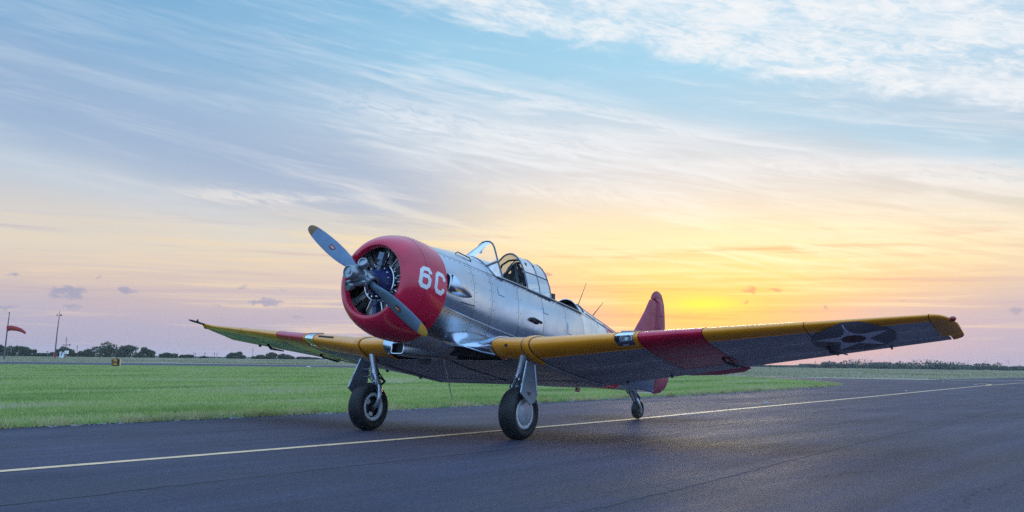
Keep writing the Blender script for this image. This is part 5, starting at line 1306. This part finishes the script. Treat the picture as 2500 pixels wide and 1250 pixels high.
# reflective markers on the asphalt
M['marker'] = mat('pale_blue_reflector', (.36, .44, .48), .5)
mk = MB(); mk.add([(-.10, -.06, .004), (.10, -.06, .004), (.10, .06, .004), (-.10, .06, .004), (-.06, -.03, .035), (.06, -.03, .035), (.06, .03, .035), (-.06, .03, .035)], [(4, 5, 6, 7), (0, 1, 5, 4), (1, 2, 6, 5), (2, 3, 7, 6), (3, 0, 4, 7)])
first = None
for (x, y, lab, sc) in ((-15.96, -1.49, 'pale reflector lying nearest behind the tail wheel', .9), (-34.7, -2.68, 'pale reflector beside the yellow line under the wing tip star', 1.0), (-55.8, -4.13, 'pale reflector where the turn line leaves the centre line', 1.1), (-68, -8.66, 'pale reflector at the far taxiway edge', 1.1), (-70.2, -16.85, 'left reflector of the pair across the side taxiway', 1.2), (-69.5, -17.9, 'right reflector of the pair across the side taxiway', 1.2)):
    if first is None: o = first = mk.build('taxiway_reflector', 'marker', smooth=False)
    else: o = first.copy(); COL.objects.link(o)
    o.location = (x, y, 0); o.scale = (sc * .75, sc * .75, sc * .6); o.rotation_euler = (0, 0, random.uniform(0, 3)); tag(o, lab, 'reflector', 'reflectors on the taxiway')

# wind turbines and poles beyond the trees, kilometres away
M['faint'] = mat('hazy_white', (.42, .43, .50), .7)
def turbine(u, d, hub, ph, lab):
    x, y = polar(U(u), d); r = empty('wind_turbine', (x, y, 0), YAW - math.pi / 2); tag(r, lab, 'wind turbine', 'wind turbines on the far horizon')
    b = MB(); b.tube([(0, 0, -2), (0, 0, hub)], [hub * .035, hub * .022], 8); b.build('tower', 'faint', r)
    b = MB(); b.box((0, 0, hub), (hub * .03, hub * .06, hub * .03)); b.build('nacelle', 'faint', r, False)
    for k in range(3):
        a = ph + k * 2.0944; b = MB(); b.tube([(0, -hub * .07, hub), (math.sin(a) * hub * .25, -hub * .07, hub + math.cos(a) * hub * .25), (math.sin(a) * hub * .56, -hub * .07, hub + math.cos(a) * hub * .56)], [hub * .02, hub * .024, hub * .006], 5); b.build('rotor_blade', 'faint', r)
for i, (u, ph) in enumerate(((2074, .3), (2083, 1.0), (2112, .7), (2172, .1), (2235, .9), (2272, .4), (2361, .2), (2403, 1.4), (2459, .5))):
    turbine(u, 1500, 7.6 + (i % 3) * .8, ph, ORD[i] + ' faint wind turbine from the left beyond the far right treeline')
PL_ = (196, 480, 484, 507, 530, 536, 623); PR_ = (1990, 2025, 2048, 2140, 2197, 2209, 2318, 2326, 2438)
for i, (u, h_, d) in enumerate(((1990, 12, 900), (2025, 15, 900), (2048, 9, 950), (2140, 10, 900), (2197, 15, 900), (2209, 9, 900), (2318, 14, 900), (2326, 14, 900), (2438, 13, 900), (480, 12, 520), (484, 10, 520), (507, 12, 520), (530, 12, 520), (536, 11, 520), (623, 22, 520), (196, 24, 420))):
    x, y = polar(U(u), d); m_ = px2m(1, d); r = empty('utility_pole', (x, y, float(terrain(x, y))), YAW - math.pi / 2)
    tag(r, (ORD[sorted(PL_).index(u)] + ' thin pole from the left along the left horizon') if u < 1000 else (ORD[sorted(PR_).index(u)] + ' thin pole from the left above the far right treeline'), 'pole', 'distant utility poles left' if u < 1000 else 'distant utility poles right')
    b = MB(); b.tube([(0, 0, -.5), (0, 0, h_ * m_ + .3)], m_ * .55, 6); b.build('pole_shaft', 'pole', r); b = MB(); b.tube([(-1.6 * m_, 0, h_ * m_ * .9), (1.6 * m_, 0, h_ * m_ * .9)], m_ * .35, 4); b.build('cross_arm', 'pole', r)
x, y = polar(U(2300), 620); m_ = px2m(1, 620); r = empty('shed', (x, y, 0), YAW - math.pi / 2); tag(r, 'small flat grey-blue shed roof above the far right treeline', 'shed')
b = MB(); b.box((0, 0, 6 * m_), (4.4 * m_, 2, 5 * m_)); b.build('shed_wall', 'frame', r, False); b = MB(); b.box((0, 0, 11.6 * m_), (5 * m_, 2.3, .6 * m_)); b.build('shed_roof', 'faint', r, False)

# evening haze over the whole field
hm = bpy.data.materials.new('evening_haze'); hm.use_nodes = True; nt = hm.node_tree; nt.nodes.clear(); o_ = nt.nodes.new('ShaderNodeOutputMaterial'); pv = nt.nodes.new('ShaderNodeVolumePrincipled')
pv.inputs['Color'].default_value = (.86, .90, 1.0, 1); pv.inputs['Density'].default_value = .00020; pv.inputs['Anisotropy'].default_value = .3; nt.links.new(pv.outputs[0], o_.inputs['Volume'])
mb = MB(); mb.box((0, 0, 7.0), (1720, 1720, 8.1)); hz = mb.build('haze', hm, smooth=False); tag(hz, kind='stuff', label='thin evening haze over the airfield')
